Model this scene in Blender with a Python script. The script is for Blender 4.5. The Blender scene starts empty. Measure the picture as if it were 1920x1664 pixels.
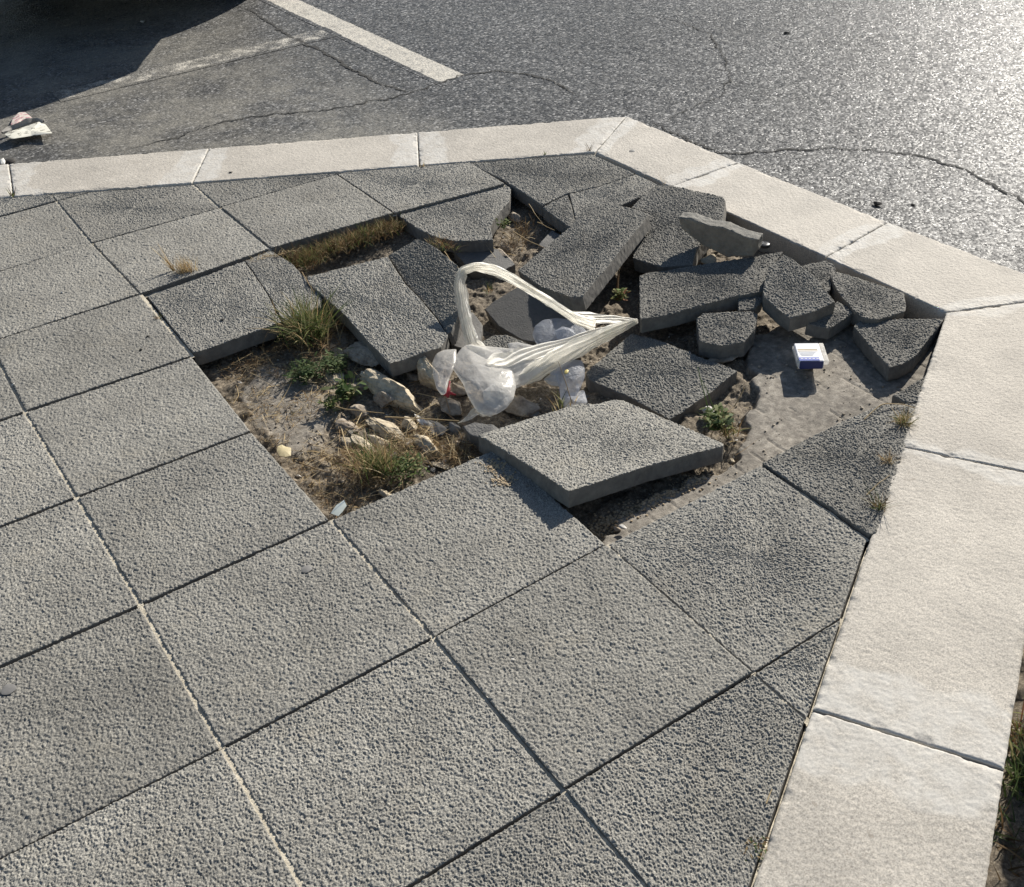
import bpy, math, random
import numpy as np
R = math.radians
scene = bpy.context.scene
# ------------------------------------------------------------------ camera
CP = [-0.19163498, -2.08590970, 1.45422135, 0.54932925, 0.63683758, -0.06672792, 2.10207668]
def _cam():
    x, y, z, yaw, pit, rol = CP[:6]
    cy, sy, cp, sp = math.cos(yaw), math.sin(yaw), math.cos(pit), math.sin(pit)
    f = np.array([sy*cp, cy*cp, -sp]); r = np.array([cy, -sy, 0.]); u = np.cross(r, f)
    cr, sr = math.cos(rol), math.sin(rol)
    return np.array([x, y, z]), cr*r+sr*u, -sr*r+cr*u, f
CC, CR, CU, CF = _cam()
def U(px, py, z=0.0):
    d = CF*CP[6]*1000+(px-960)*CR-(py-832)*CU
    return CC+d*((z-CC[2])/d[2])
def ray(px, py):
    return CF*CP[6]*1000+(px-960)*CR-(py-832)*CU
from mathutils import Matrix, Vector
cd = bpy.data.cameras.new('camera'); cam = bpy.data.objects.new('camera', cd)
scene.collection.objects.link(cam); scene.camera = cam
cd.sensor_fit = 'HORIZONTAL'; cd.sensor_width = 36; cd.lens = 36*CP[6]*1000/1920
cd.clip_start = 0.05; cd.clip_end = 1000
M = Matrix(((CR[0], CU[0], -CF[0], CC[0]), (CR[1], CU[1], -CF[1], CC[1]), (CR[2], CU[2], -CF[2], CC[2]), (0, 0, 0, 1)))
cam.matrix_world = M
# ------------------------------------------------------------------ light
SUN_AZ, SUN_EL = 66.0, 29.0
w = bpy.data.worlds.new('World'); scene.world = w; w.use_nodes = True
nt = w.node_tree; sky = nt.nodes.new('ShaderNodeTexSky'); sky.sky_type = 'NISHITA'; sky.sun_disc = False
sky.sun_elevation = R(SUN_EL); sky.sun_rotation = R(SUN_AZ); sky.air_density = 1.0; sky.dust_density = 0.7
nt.links.new(sky.outputs[0], nt.nodes['Background'].inputs[0]); nt.nodes['Background'].inputs[1].default_value = 0.060
sd = bpy.data.lights.new('sun', 'SUN'); sd.energy = 4.6; sd.angle = R(0.5); sd.color = (1.0, 0.945, 0.86)
sun = bpy.data.objects.new('sun', sd); scene.collection.objects.link(sun)
sv = Vector((math.sin(R(SUN_AZ))*math.cos(R(SUN_EL)), math.cos(R(SUN_AZ))*math.cos(R(SUN_EL)), math.sin(R(SUN_EL))))
sun.rotation_euler = sv.to_track_quat('Z', 'Y').to_euler()
scene.view_settings.view_transform = 'Standard'; scene.view_settings.look = 'None'
scene.view_settings.exposure = 0.60; scene.view_settings.gamma = 1
scene.cycles.max_bounces = 6; scene.cycles.transparent_max_bounces = 12

# ------------------------------------------------------------------ numpy noise
_T = {}
def vn(x, y, seed=0):
    if seed not in _T: _T[seed] = np.random.default_rng(seed+77).random((256, 256))
    T = _T[seed]; xi = np.floor(x).astype(int); yi = np.floor(y).astype(int)
    fx = x-xi; fy = y-yi; fx = fx*fx*(3-2*fx); fy = fy*fy*(3-2*fy)
    a = T[xi & 255, yi & 255]; b = T[(xi+1) & 255, yi & 255]; c = T[xi & 255, (yi+1) & 255]; d = T[(xi+1) & 255, (yi+1) & 255]
    return a+(b-a)*fx+(c-a)*fy+(a-b-c+d)*fx*fy
def fbm(x, y, seed=0, o=4):
    s = 0; a = .5
    for k in range(o): s = s+a*vn(x*2**k+k*17.3, y*2**k+k*9.1, seed+k); a *= .5
    return s
# ------------------------------------------------------------------ materials
def mat(name):
    m = bpy.data.materials.new(name); m.use_nodes = True
    return m, m.node_tree, m.node_tree.nodes['Principled BSDF']
def nd(t, typ, **kw):
    n = t.nodes.new(typ)
    for k, v in kw.items():
        if k in n.inputs: n.inputs[k].default_value = v
        else: setattr(n, k, v)
    return n
def coords(t, kind='Object', rnd=True):
    tc = nd(t, 'ShaderNodeTexCoord')
    if not rnd: return tc.outputs[kind]
    oi = nd(t, 'ShaderNodeObjectInfo'); mu = nd(t, 'ShaderNodeMath', operation='MULTIPLY'); mu.inputs[1].default_value = 37.
    t.links.new(oi.outputs['Random'], mu.inputs[0])
    va = nd(t, 'ShaderNodeVectorMath', operation='ADD'); t.links.new(tc.outputs[kind], va.inputs[0]); t.links.new(mu.outputs[0], va.inputs[1])
    return va.outputs[0]
def noise(t, co, scale, detail=4, rough=.55, dist=0):
    n = nd(t, 'ShaderNodeTexNoise', Scale=scale, Detail=detail, Roughness=rough, Distortion=dist); t.links.new(co, n.inputs['Vector']); return n.outputs['Fac']
def ramp(t, src, stops):
    r = nd(t, 'ShaderNodeValToRGB'); t.links.new(src, r.inputs[0]); e = r.color_ramp.elements
    while len(e) < len(stops): e.new(.5)
    for i, (p, c) in enumerate(stops):
        e[i].position = p; e[i].color = (c, c, c, 1) if not hasattr(c, '__len__') else (*c, 1)
    return r.outputs[0]
def mix(t, fac, a, b, mode='MIX'):
    m = nd(t, 'ShaderNodeMix', data_type='RGBA', blend_type=mode)
    for s, v in ((0, fac), (6, a), (7, b)):
        if hasattr(v, 'links') or hasattr(v, 'is_linked'): t.links.new(v, m.inputs[s])
        else: m.inputs[s].default_value = v if s == 0 else (*v, 1)
    return m.outputs[2]
def bump(t, src, strength, dist, prev=None):
    b = nd(t, 'ShaderNodeBump', Strength=strength, Distance=dist); t.links.new(src, b.inputs['Height'])
    if prev: t.links.new(prev, b.inputs['Normal'])
    return b.outputs['Normal']
def attr(t, name):
    a = nd(t, 'ShaderNodeAttribute', attribute_name=name); return a
# textured paving slab face
def slab_mat():
    m, t, p = mat('paving_concrete'); co = coords(t)
    sp = ramp(t, noise(t, co, 420, 3, .7), [(.34, (.142, .138, .124)), (.5, (.268, .258, .230)), (.64, (.485, .462, .40))])
    big = ramp(t, noise(t, co, 6, 5, .6), [(.3, .80), (.7, 1.12)])
    c = mix(t, 1., sp, big, 'MULTIPLY')
    st_ = ramp(t, noise(t, co, 3.3, 7, .7, .4), [(.34, .88), (.5, 1.)]); c = mix(t, 1., c, st_, 'MULTIPLY')
    dust = ramp(t, noise(t, co, 13, 6, .65), [(.54, 0), (.78, .5)])
    c = mix(t, dust, c, (.34, .31, .25))
    oi = nd(t, 'ShaderNodeObjectInfo'); ob = ramp(t, oi.outputs['Random'], [(0, .87), (1, 1.08)])
    c = mix(t, 1., c, ob, 'MULTIPLY'); tn = attr(t, 'tone'); c = mix(t, 1., c, tn.outputs['Color'], 'MULTIPLY')  # tone: heap slabs less dusty, with shade of their tilt in the colour
    t.links.new(c, p.inputs['Base Color']); p.inputs['Roughness'].default_value = .8; p.inputs['Specular IOR Level'].default_value = .35
    t.links.new(bump(t, noise(t, co, 520, 2, .6), .7, .0012), p.inputs['Normal'])
    return m
def slab_side_mat():
    m, t, p = mat('paving_concrete_side'); co = coords(t)
    c = ramp(t, noise(t, co, 45, 6, .65), [(.3, (.11, .104, .094)), (.7, (.21, .197, .175))])
    t.links.new(c, p.inputs['Base Color']); p.inputs['Roughness'].default_value = .9
    t.links.new(bump(t, noise(t, co, 260, 4, .7), .6, .001), p.inputs['Normal'])
    return m
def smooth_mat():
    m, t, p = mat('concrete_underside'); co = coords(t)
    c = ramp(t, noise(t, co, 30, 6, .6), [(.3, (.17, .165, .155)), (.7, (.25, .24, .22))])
    tn = attr(t, 'tone'); c = mix(t, 1., c, tn.outputs['Color'], 'MULTIPLY'); t.links.new(c, p.inputs['Base Color']); p.inputs['Roughness'].default_value = .8  # tone puts shade into the colour of the undersides
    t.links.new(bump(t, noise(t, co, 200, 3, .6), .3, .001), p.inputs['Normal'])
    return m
def kerb_mat():
    m, t, p = mat('kerb_limestone'); co = coords(t)
    sp = ramp(t, noise(t, co, 330, 3, .65), [(.33, (.31, .285, .245)), (.5, (.49, .45, .385)), (.66, (.64, .59, .51))])
    big = ramp(t, noise(t, co, 9, 6, .65), [(.3, .88), (.7, 1.06)])
    c = mix(t, 1., sp, big, 'MULTIPLY')
    vein = ramp(t, noise(t, co, 22, 8, .75, .6), [(.33, .7), (.37, 0)]); c = mix(t, vein, c, (.30, .26, .21)); gr = ramp(t, noise(t, co, 3.5, 8, .7), [(.35, .82), (.6, 1.05)]); c = mix(t, 1., c, gr, 'MULTIPLY')
    sm = attr(t, 'smear').outputs['Fac']
    c = mix(t, sm, c, (.62, .605, .56))
    t.links.new(c, p.inputs['Base Color']); p.inputs['Roughness'].default_value = .75
    t.links.new(bump(t, noise(t, co, 420, 3, .6), .5, .001), p.inputs['Normal'])
    return m
def road_mat(name='asphalt', paint=False):
    m, t, p = mat(name); co0 = coords(t, 'Object', False)
    fl = nd(t, 'ShaderNodeVectorMath', operation='MULTIPLY'); fl.inputs[1].default_value = (1, 1, 0); t.links.new(co0, fl.inputs[0]); co = fl.outputs[0]
    vo = nd(t, 'ShaderNodeTexVoronoi', Scale=105., feature='F1'); t.links.new(co, vo.inputs['Vector'])
    cellc = nd(t, 'ShaderNodeSeparateColor'); t.links.new(vo.outputs['Color'], cellc.inputs[0])
    agg = ramp(t, cellc.outputs[0], [(0, (.082, .082, .081)), (.5, (.140, .139, .136)), (.85, (.195, .193, .188)), (.97, (.36, .355, .345))])
    gap = ramp(t, vo.outputs['Distance'], [(.3, 1.), (.65, .6)])
    c = mix(t, 1., agg, gap, 'MULTIPLY')
    big = ramp(t, noise(t, co, 1.3, 6, .6), [(.3, .85), (.7, 1.2)]); c = mix(t, 1., c, big, 'MULTIPLY')
    # sandy dust patches on the parking bay
    sx = nd(t, 'ShaderNodeSeparateXYZ'); t.links.new(co, sx.inputs[0])
    dl = ramp(t, noise(t, co, 3.2, 7, .68), [(.38, .1), (.60, .95)])
    mk = nd(t, 'ShaderNodeMapRange'); mk.inputs['From Min'].default_value = 2.05; mk.inputs['From Max'].default_value = 1.5; t.links.new(sx.outputs[0], mk.inputs[0])
    mm = nd(t, 'ShaderNodeMath', operation='MULTIPLY'); t.links.new(dl, mm.inputs[0]); t.links.new(mk.outputs[0], mm.inputs[1])
    ad = nd(t, 'ShaderNodeMath', operation='MULTIPLY'); t.links.new(mm.outputs[0], ad.inputs[0]); t.links.new(ramp(t, noise(t, co, 190, 3, .7), [(.3, .4), (.6, 1)]), ad.inputs[1])
    c = mix(t, ad.outputs[0], c, (.27, .255, .22))
    if paint:
        a = attr(t, 'paint').outputs['Fac']
        wn = noise(t, co, 150, 4, .75); wm = noise(t, co, 14, 5, .6)
        s = nd(t, 'ShaderNodeMath', operation='ADD'); t.links.new(wn, s.inputs[0]); t.links.new(wm, s.inputs[1])
        s2 = nd(t, 'ShaderNodeMath', operation='ADD'); t.links.new(s.outputs[0], s2.inputs[0]); t.links.new(a, s2.inputs[1])
        f = ramp(t, s2.outputs[0], [(.0, 0), (1., 1)])
        mr = nd(t, 'ShaderNodeMapRange'); mr.inputs['From Min'].default_value = 1.42; mr.inputs['From Max'].default_value = 1.62; t.links.new(s2.outputs[0], mr.inputs[0])
        c = mix(t, mr.outputs[0], c, (.62, .58, .50))
    t.links.new(c, p.inputs['Base Color'])
    t.links.new(ramp(t, cellc.outputs[1], [(0, .22), (1, .55)]), p.inputs['Roughness']); p.inputs['Specular IOR Level'].default_value = .075; p.inputs['Specular Tint'].default_value = (.90, .95, 1., 1)
    inv = nd(t, 'ShaderNodeMath', operation='SUBTRACT'); inv.inputs[0].default_value = 1.; t.links.new(vo.outputs['Distance'], inv.inputs[1])
    n1 = bump(t, inv.outputs[0], 1., .0012); n2 = bump(t, noise(t, co, 260, 3, .7), .8, .0014, n1)
    n3 = bump(t, noise(t, co, 40, 3, .6), .3, .002, n2)
    fc = nd(t, 'ShaderNodeVectorMath', operation='SUBTRACT'); t.links.new(vo.outputs['Color'], fc.inputs[0]); fc.inputs[1].default_value = (.5, .5, .5)
    fs = nd(t, 'ShaderNodeVectorMath', operation='MULTIPLY'); t.links.new(fc.outputs[0], fs.inputs[0]); fs.inputs[1].default_value = (.22, .22, 0)
    fa = nd(t, 'ShaderNodeVectorMath', operation='ADD'); t.links.new(fs.outputs[0], fa.inputs[0]); t.links.new(n3, fa.inputs[1])
    fn = nd(t, 'ShaderNodeVectorMath', operation='NORMALIZE'); t.links.new(fa.outputs[0], fn.inputs[0])
    t.links.new(fn.outputs[0], p.inputs['Normal'])
    return m
def soil_mat():
    m, t, p = mat('soil'); co = coords(t, 'Object', False)
    a = attr(t, 'mortar').outputs['Fac']
    so = ramp(t, noise(t, co, 120, 6, .8), [(.3, (.055, .043, .03)), (.5, (.165, .134, .096)), (.68, (.42, .355, .26))])
    mo = ramp(t, noise(t, co, 60, 7, .7), [(.32, (.15, .133, .112)), (.5, (.25, .225, .188)), (.66, (.38, .345, .29))])
    st = ramp(t, noise(t, co, 9, 5, .6), [(.35, .75), (.65, 1.15)])
    c = mix(t, a, so, mo); c = mix(t, 1., c, st, 'MULTIPLY')
    t.links.new(c, p.inputs['Base Color']); p.inputs['Roughness'].default_value = .95
    t.links.new(bump(t, noise(t, co, 240, 5, .7), .9, .002), p.inputs['Normal'])
    return m
def simple(name, cols, scale=40, rough=.85, bs=.4, bd=.001, bscale=200, rnd=True, spec=.4):
    m, t, p = mat(name); co = coords(t, 'Object', rnd)
    c = ramp(t, noise(t, co, scale, 6, .65), [(.32, cols[0]), (.68, cols[1])])
    t.links.new(c, p.inputs['Base Color']); p.inputs['Roughness'].default_value = rough; p.inputs['Specular IOR Level'].default_value = spec
    t.links.new(bump(t, noise(t, co, bscale, 4, .65), bs, bd), p.inputs['Normal'])
    return m
def blade_mat():
    m, t, p = mat('leaf_blade'); a = attr(t, 'col')
    t.links.new(a.outputs['Color'], p.inputs['Base Color']); p.inputs['Roughness'].default_value = .7; p.inputs['Specular IOR Level'].default_value = .2
    tr = nd(t, 'ShaderNodeBsdfTranslucent'); t.links.new(a.outputs['Color'], tr.inputs[0])
    mx = nd(t, 'ShaderNodeMixShader', Fac=.3); t.links.new(p.outputs[0], mx.inputs[1]); t.links.new(tr.outputs[0], mx.inputs[2])
    t.links.new(mx.outputs[0], t.nodes['Material Output'].inputs[0])
    return m
def film_mat(name, col, clear, rough=.35, crease=1., trans=.62):
    m, t, p = mat(name); co = coords(t, 'Object', False)
    c = ramp(t, noise(t, co, 35, 4, .6), [(.3, tuple(x*.88 for x in col)), (.7, col)])
    t.links.new(c, p.inputs['Base Color']); p.inputs['Roughness'].default_value = rough
    n = bump(t, noise(t, co, 55, 5, .65, 1.5), .55*crease, .006); t.links.new(n, p.inputs['Normal'])
    tr = nd(t, 'ShaderNodeBsdfTranslucent'); t.links.new(c, tr.inputs[0]); t.links.new(n, tr.inputs[1])
    tp = nd(t, 'ShaderNodeBsdfTransparent')
    m1 = nd(t, 'ShaderNodeMixShader', Fac=trans); t.links.new(p.outputs[0], m1.inputs[1]); t.links.new(tr.outputs[0], m1.inputs[2])
    cl = ramp(t, noise(t, co, 28, 5, .6, 1.), [(.35, max(0, clear-.12)), (.65, min(1, clear+.12))])
    m2 = nd(t, 'ShaderNodeMixShader'); t.links.new(cl, m2.inputs[0]); t.links.new(m1.outputs[0], m2.inputs[1]); t.links.new(tp.outputs[0], m2.inputs[2])
    t.links.new(m2.outputs[0], t.nodes['Material Output'].inputs[0])
    return m
BROWNC = simple('concrete_break', ((.20, .165, .13), (.33, .28, .22)), 45, .9, .8, .0015, 180)
SLAB, SIDE, SMOOTH, KERB = slab_mat(), slab_side_mat(), smooth_mat(), kerb_mat()
ROAD, PAINT, SOIL, BLADE = road_mat(), road_mat('worn_paint', True), soil_mat(), blade_mat()
ROCK_TAN = simple('rubble_tan', ((.33, .27, .19), (.72, .62, .45)), 55, .9, 1., .004, 160)
ROCK_BROWN = simple('rubble_brown', ((.18, .145, .11), (.48, .41, .32)), 55, .9, .9, .003, 90)
ROCK_GREY = simple('rubble_grey', ((.13, .125, .115), (.27, .255, .23)), 40, .9, .7, .002, 120)
ROCK_WHITE = simple('pebble_white', ((.5, .47, .42), (.75, .72, .66)), 50, .8, .4, .001, 150)
DARK = simple('dark_pebble', ((.02, .02, .018), (.06, .055, .05)), 60, .8, .4, .001, 150)
SAND = simple('joint_sand', ((.42, .37, .28), (.74, .67, .53)), 60, .95, 1., .002, 300, False)
FILM = film_mat('white_plastic_film', (.99, .97, .91), .07, .22, .5, .82)
FILM_THIN = film_mat('thin_plastic_film', (.99, .97, .92), .30, .22, .45, .5)
FILM_BLUE = film_mat('bluish_plastic_film', (.74, .78, .86), .30)
RED = simple('red_film', ((.30, .02, .03), (.6, .06, .07)), 60, .35)

# ------------------------------------------------------------------ mesh helpers
def mesh_np(name, V, F, mats, mi=None, smooth=True, F3=None):
    V = np.asarray(V, float); F = np.asarray(F, int).reshape(-1, 4) if len(F) else np.zeros((0, 4), int)
    F3 = np.zeros((0, 3), int) if F3 is None or len(F3) == 0 else np.asarray(F3, int)
    me = bpy.data.meshes.new(name); me.vertices.add(len(V)); me.vertices.foreach_set('co', V.astype(np.float32).ravel())
    lp = np.concatenate([F.ravel(), F3.ravel()]); me.loops.add(len(lp)); me.loops.foreach_set('vertex_index', lp.astype(np.int32))
    n = len(F)+len(F3); me.polygons.add(n)
    st = np.concatenate([np.arange(len(F))*4, len(F)*4+np.arange(len(F3))*3]); me.polygons.foreach_set('loop_start', st.astype(np.int32))
    me.polygons.foreach_set('loop_total', np.concatenate([np.full(len(F), 4), np.full(len(F3), 3)]).astype(np.int32))
    if mi is not None: me.polygons.foreach_set('material_index', np.asarray(mi, np.int32))
    me.polygons.foreach_set('use_smooth', np.full(n, smooth, bool) if np.isscalar(smooth) else np.asarray(smooth, bool))
    for m in mats: me.materials.append(m)
    me.update(calc_edges=True); me.validate()
    return me
def link(name, me, loc=(0, 0, 0), parent=None):
    o = bpy.data.objects.new(name, me); scene.collection.objects.link(o); o.location = loc
    if parent: o.parent = parent
    return o
def tag(o, label=None, cat=None, group=None, kind=None):
    if label: o['label'] = label
    if cat: o['category'] = cat
    if group: o['group'] = group
    if kind: o['kind'] = kind
    return o
def empty(name, loc, *a, **k):
    o = bpy.data.objects.new(name, None); scene.collection.objects.link(o); o.location = loc
    o.empty_display_size = .02
    return tag(o, *a, **k)
def fattr(me, name, vals):
    a = me.attributes.new(name, 'FLOAT', 'POINT'); a.data.foreach_set('value', np.asarray(vals, np.float32))

_seed = [10]
def prism(name, P, thick, res=.002, amp=.0011, rough=.0015, bevel=.003, mats=None, grain=.0045, smear=None, side_amp=.001, quad=None, chips=0., face=None, tone=1.):
    """P: Nx3 planar top outline (counter-clockwise from above) -> one closed displaced stone, origin at its base centre"""
    _seed[0] += 1; sd_ = _seed[0]*13.7
    mats = mats or [SLAB, SIDE]
    P = np.asarray(P, float); c = P.mean(0)
    nrm = np.zeros(3)
    for i in range(len(P)): nrm += np.cross(P[i]-c, P[(i+1) % len(P)]-c)
    nrm /= np.linalg.norm(nrm)
    if (nrm[2] < 0 if face is None else nrm@face < 0): P = P[::-1]; nrm = -nrm
    ex = P[1]-P[0]; ex -= nrm*(ex@nrm); ex /= np.linalg.norm(ex); ey = np.cross(nrm, ex)
    Q = np.stack([(P-c)@ex, (P-c)@ey], -1)
    per = 0; n = len(Q)
    if quad is None: quad = (n == 4)
    L = np.linalg.norm(np.roll(Q, -1, 0)-Q, axis=1)
    if quad:
        nx = max(4, int(max(L[0], L[2])/res)); ny = max(4, int(max(L[1], L[3])/res))
        u, v = np.meshgrid(np.linspace(0, 1, nx+1), np.linspace(0, 1, ny+1), indexing='ij')
        XY = (1-u)[..., None]*(1-v)[..., None]*Q[0]+u[..., None]*(1-v)[..., None]*Q[1]+u[..., None]*v[..., None]*Q[2]+(1-u)[..., None]*v[..., None]*Q[3]
        XY = XY.reshape(-1, 2); W = ny+1
        idx = np.arange((nx+1)*(ny+1)).reshape(nx+1, ny+1)
        F = np.stack([idx[:-1, :-1], idx[1:, :-1], idx[1:, 1:], idx[:-1, 1:]], -1).reshape(-1, 4)
        bd = np.concatenate([idx[:-1, 0], idx[-1, :-1], idx[::-1, -1][:-1], idx[0, ::-1][:-1]])
        T3 = np.zeros((0, 3), int)
    else:
        B = []
        for i in range(n):
            k = max(2, int(L[i]/(res*1.15))); tt = np.arange(k)/k
            B.append(Q[i]+(Q[(i+1) % n]-Q[i])*tt[:, None])
        B = np.concatenate(B); cen = B.mean(0); nb = len(B)
        rmax = np.linalg.norm(B-cen, axis=1).max(); K = max(6, int(rmax/res/1.1))
        rr = (np.arange(1, K+1)/K)
        XY = np.concatenate([cen[None], (cen+(B-cen)[None]*rr[:, None, None]).reshape(-1, 2)])
        a = 1+np.arange(K*nb).reshape(K, nb); a2 = np.roll(a, -1, 1)
        F = np.stack([a[:-1], a[1:], a2[1:], a2[:-1]], -1).reshape(-1, 4)
        T3 = np.stack([np.zeros(nb, int), a[0], a2[0]], -1)
        bd = a[-1]
    # distance to outline (for bevel)
    D = np.full(len(XY), 1e9)
    for i in range(n):
        A = Q[i]; E = Q[(i+1) % n]-A; l2 = E@E+1e-12
        t_ = np.clip(((XY-A)@E)/l2, 0, 1); D = np.minimum(D, np.hypot(*((XY-A)-t_[:, None]*E).T))
    x, y = XY[:, 0]+sd_, XY[:, 1]+sd_*.7
    h = (vn(x/grain, y/grain, 1)-.5)*1.15+(vn(x/(grain*.5), y/(grain*.5), 2)-.5)*.75+(vn(x/(grain*2.6), y/(grain*2.6), 3)-.5)*.35
    h = amp*h
    if chips:
        ch = np.clip((fbm(x/.03, y/.03, 9, 3)-.47)*8, 0, 1)*np.clip(1-D/.016, 0, 1); h -= chips*ch
    bl = np.clip(1-D/max(bevel, 1e-5), 0, 1); h -= bevel*.8*bl*bl
    # ragged outline
    jx = (fbm(x/.012, y/.012, 21, 3)-.45)*rough*2; jy = (fbm(x/.012+40, y/.012, 25, 3)-.45)*rough*2
    fall = np.clip(1-D/.008, 0, 1)
    XY0 = XY; XY = XY+np.stack([jx*fall, jy*fall], -1)
    V = XY[:, :1]*ex+XY[:, 1:]*ey+h[:, None]*nrm
    ns = len(bd); rows = max(3, int(min(thick, .05)/.004)); rings = []
    bx = XY0[bd]*.85+XY[bd]*.15
    tang = np.roll(bx, -1, 0)-np.roll(bx, 1, 0); ln = np.linalg.norm(tang, axis=1)[:, None]+1e-9; on = np.stack([tang[:, 1], -tang[:, 0]], -1)/ln
    s = np.cumsum(np.linalg.norm(np.roll(bx, -1, 0)-bx, axis=1))
    sV = []
    for k in range(1, rows+1):
        dz = -thick*k/rows
        g = (fbm(s/.01+sd_, np.full(ns, dz/.01), 31, 3)-.45)*side_amp*2+min(.0008, bevel*.3)*(.6 if k < rows else -1)
        q = bx+on*g[:, None]
        sV.append(q[:, :1]*ex+q[:, 1:]*ey+dz*nrm)
    base = len(V); V = np.concatenate([V]+sV+[np.array([-thick*nrm])])
    rid = [bd]+[base+k*ns+np.arange(ns) for k in range(rows)]
    SF = []
    for k in range(rows):
        a, b = rid[k], rid[k+1]; SF.append(np.stack([a, b, np.roll(b, -1), np.roll(a, -1)], -1))
    SF = np.concatenate(SF); cb = len(V)-1
    BT = np.stack([np.roll(rid[-1], -1), rid[-1], np.full(ns, cb)], -1)
    F4 = np.concatenate([F, SF]); F3 = np.concatenate([T3, BT])
    mi = np.concatenate([np.zeros(len(F)), np.ones(len(SF)), np.zeros(len(T3)), np.ones(len(BT))]).astype(int)
    if len(mats) == 1: mi[:] = 0
    sm = np.concatenate([np.ones(len(F)), np.ones(len(SF)), np.ones(len(T3)), np.zeros(len(BT))]).astype(bool)
    o0 = c-nrm*thick; V = V+nrm*thick
    me = mesh_np(name, V, F4, mats, mi, sm, F3)
    ev = np.zeros(len(me.edges)*2, np.int32); me.edges.foreach_get('vertices', ev); ev = ev.reshape(-1, 2)
    ring = np.zeros(len(V), int); ring[bd] = 1; ring[rid[-1]] = 2
    shp = (ring[ev[:, 0]] == ring[ev[:, 1]]) & (ring[ev[:, 0]] > 0)
    t1 = bx-np.roll(bx, 1, 0); t2 = np.roll(bx, -1, 0)-bx; ca = np.sum(t1*t2, 1)/(np.linalg.norm(t1, axis=1)*np.linalg.norm(t2, axis=1)+1e-12)
    col = np.zeros(len(V), int)
    for ci in np.where(ca < .9)[0]:
        for rr_ in rid: col[rr_[ci]] = ci+1
    shp |= (col[ev[:, 0]] == col[ev[:, 1]]) & (col[ev[:, 0]] > 0)
    sa = me.attributes.get('sharp_edge') or me.attributes.new('sharp_edge', 'BOOLEAN', 'EDGE'); sa.data.foreach_set('value', shp)
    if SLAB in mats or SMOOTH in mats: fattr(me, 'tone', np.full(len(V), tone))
    if smear is not None:
        wv = V+o0; fattr(me, 'smear', smear(wv))
    return link(name, me, o0)

# ------------------------------------------------------------------ pavement grid
PG = {(0,-1):(47,772),(0,0):(143,932),(0,1):(263,1134),(0,2):(416,1402),(1,-3):(172,456),(1,-2):(263,552),(1,-1):(360,668),(1,0):(472,808),
 (1,1):(620,974),(1,2):(812,1195),(1,3):(1056,1482),(2,-3):(412,389),(2,-2):(507,467),(2,2):(1138,1020),(2,3):(1413,1262),(3,2):(1427,870),
 (3,-2):(740,400),(4,-2):(948,345),(3,-3):(632,327),(2,1):(935,838)}
S = .40
GP = {k: U(*v)[:2] for k, v in PG.items()}
def G(i, j):
    if (i, j) in GP: return GP[(i, j)]
    nom = np.array([i*S, -j*S]); ws = 0; acc = np.zeros(2)
    for (a, b), q in GP.items():
        w_ = 1/((a-i)**2+(b-j)**2)**1.5; ws += w_; acc += w_*(q-np.array([a*S, -b*S]))
    return nom+acc/ws
# kerb inner outline (convex) : upper line, right line, lower line
KI = [U(0, 372)[:2], U(1115, 288)[:2], np.array([1.972, 0.30]), U(1775, 588)[:2], U(1690, 840)[:2], U(1522, 1330)[:2], U(1410, 1664)[:2]]
cornA = np.array([1.955, .768]); cornB = np.array([1.990, -.622])
dUp = (KI[0]-cornA)/np.linalg.norm(KI[0]-cornA); dLo = (KI[6]-cornB)/np.linalg.norm(KI[6]-cornB)
KPOLY = [cornA+dUp*4.5, cornA, cornB, cornB+dLo*3.2]
def halfclip(poly, a, b, off=0.004):
    """keep side to the right of a->b"""
    e = (b-a)/np.linalg.norm(b-a); nrm = np.array([e[1], -e[0]]); out = []
    d = [float((p-a)@nrm)-off for p in poly]
    for i in range(len(poly)):
        p, q, dp, dq = poly[i], poly[(i+1) % len(poly)], d[i], d[(i+1) % len(poly)]
        if dp >= 0: out.append(p)
        if (dp >= 0) != (dq >= 0): out.append(p+(q-p)*dp/(dp-dq))
    return out
def kclip(poly, off=.0025):
    for a, b in zip(KPOLY[:-1], KPOLY[1:]):
        if len(poly) > 2: poly = halfclip(poly, a, b, off)
    return poly
def area(p):
    p = np.array(p); x, y = p[:, 0], p[:, 1]; return abs(np.sum(x*np.roll(y, -1)-y*np.roll(x, -1)))/2
def shrink(poly, g):
    p = np.array(poly); c = p.mean(0); n = len(p); out = []
    sgn = np.sign(np.sum(p[:, 0]*np.roll(p[:, 1], -1)-p[:, 1]*np.roll(p[:, 0], -1)))
    for i in range(n):
        a, b, c_ = p[i-1], p[i], p[(i+1) % n]
        e1 = (b-a)/np.linalg.norm(b-a); e2 = (c_-b)/np.linalg.norm(c_-b)
        n1 = sgn*np.array([-e1[1], e1[0]]); n2 = sgn*np.array([-e2[1], e2[0]])
        m = n1+n2; m = m/max(.35, (m@m)/2); out.append(b+m*g)
    return out
rng = np.random.default_rng(5)
CUSTOM = {(1,-2),(1,-1),(1,0),(2,-2),(2,-1),(2,0),(2,1),(3,-2),(3,-1),(3,0),(3,1),(4,-1),(4,0),(4,1),(4,-2),(4,-3),(3,2),(4,2),(5,-1),(5,0),(5,-2)}
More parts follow.
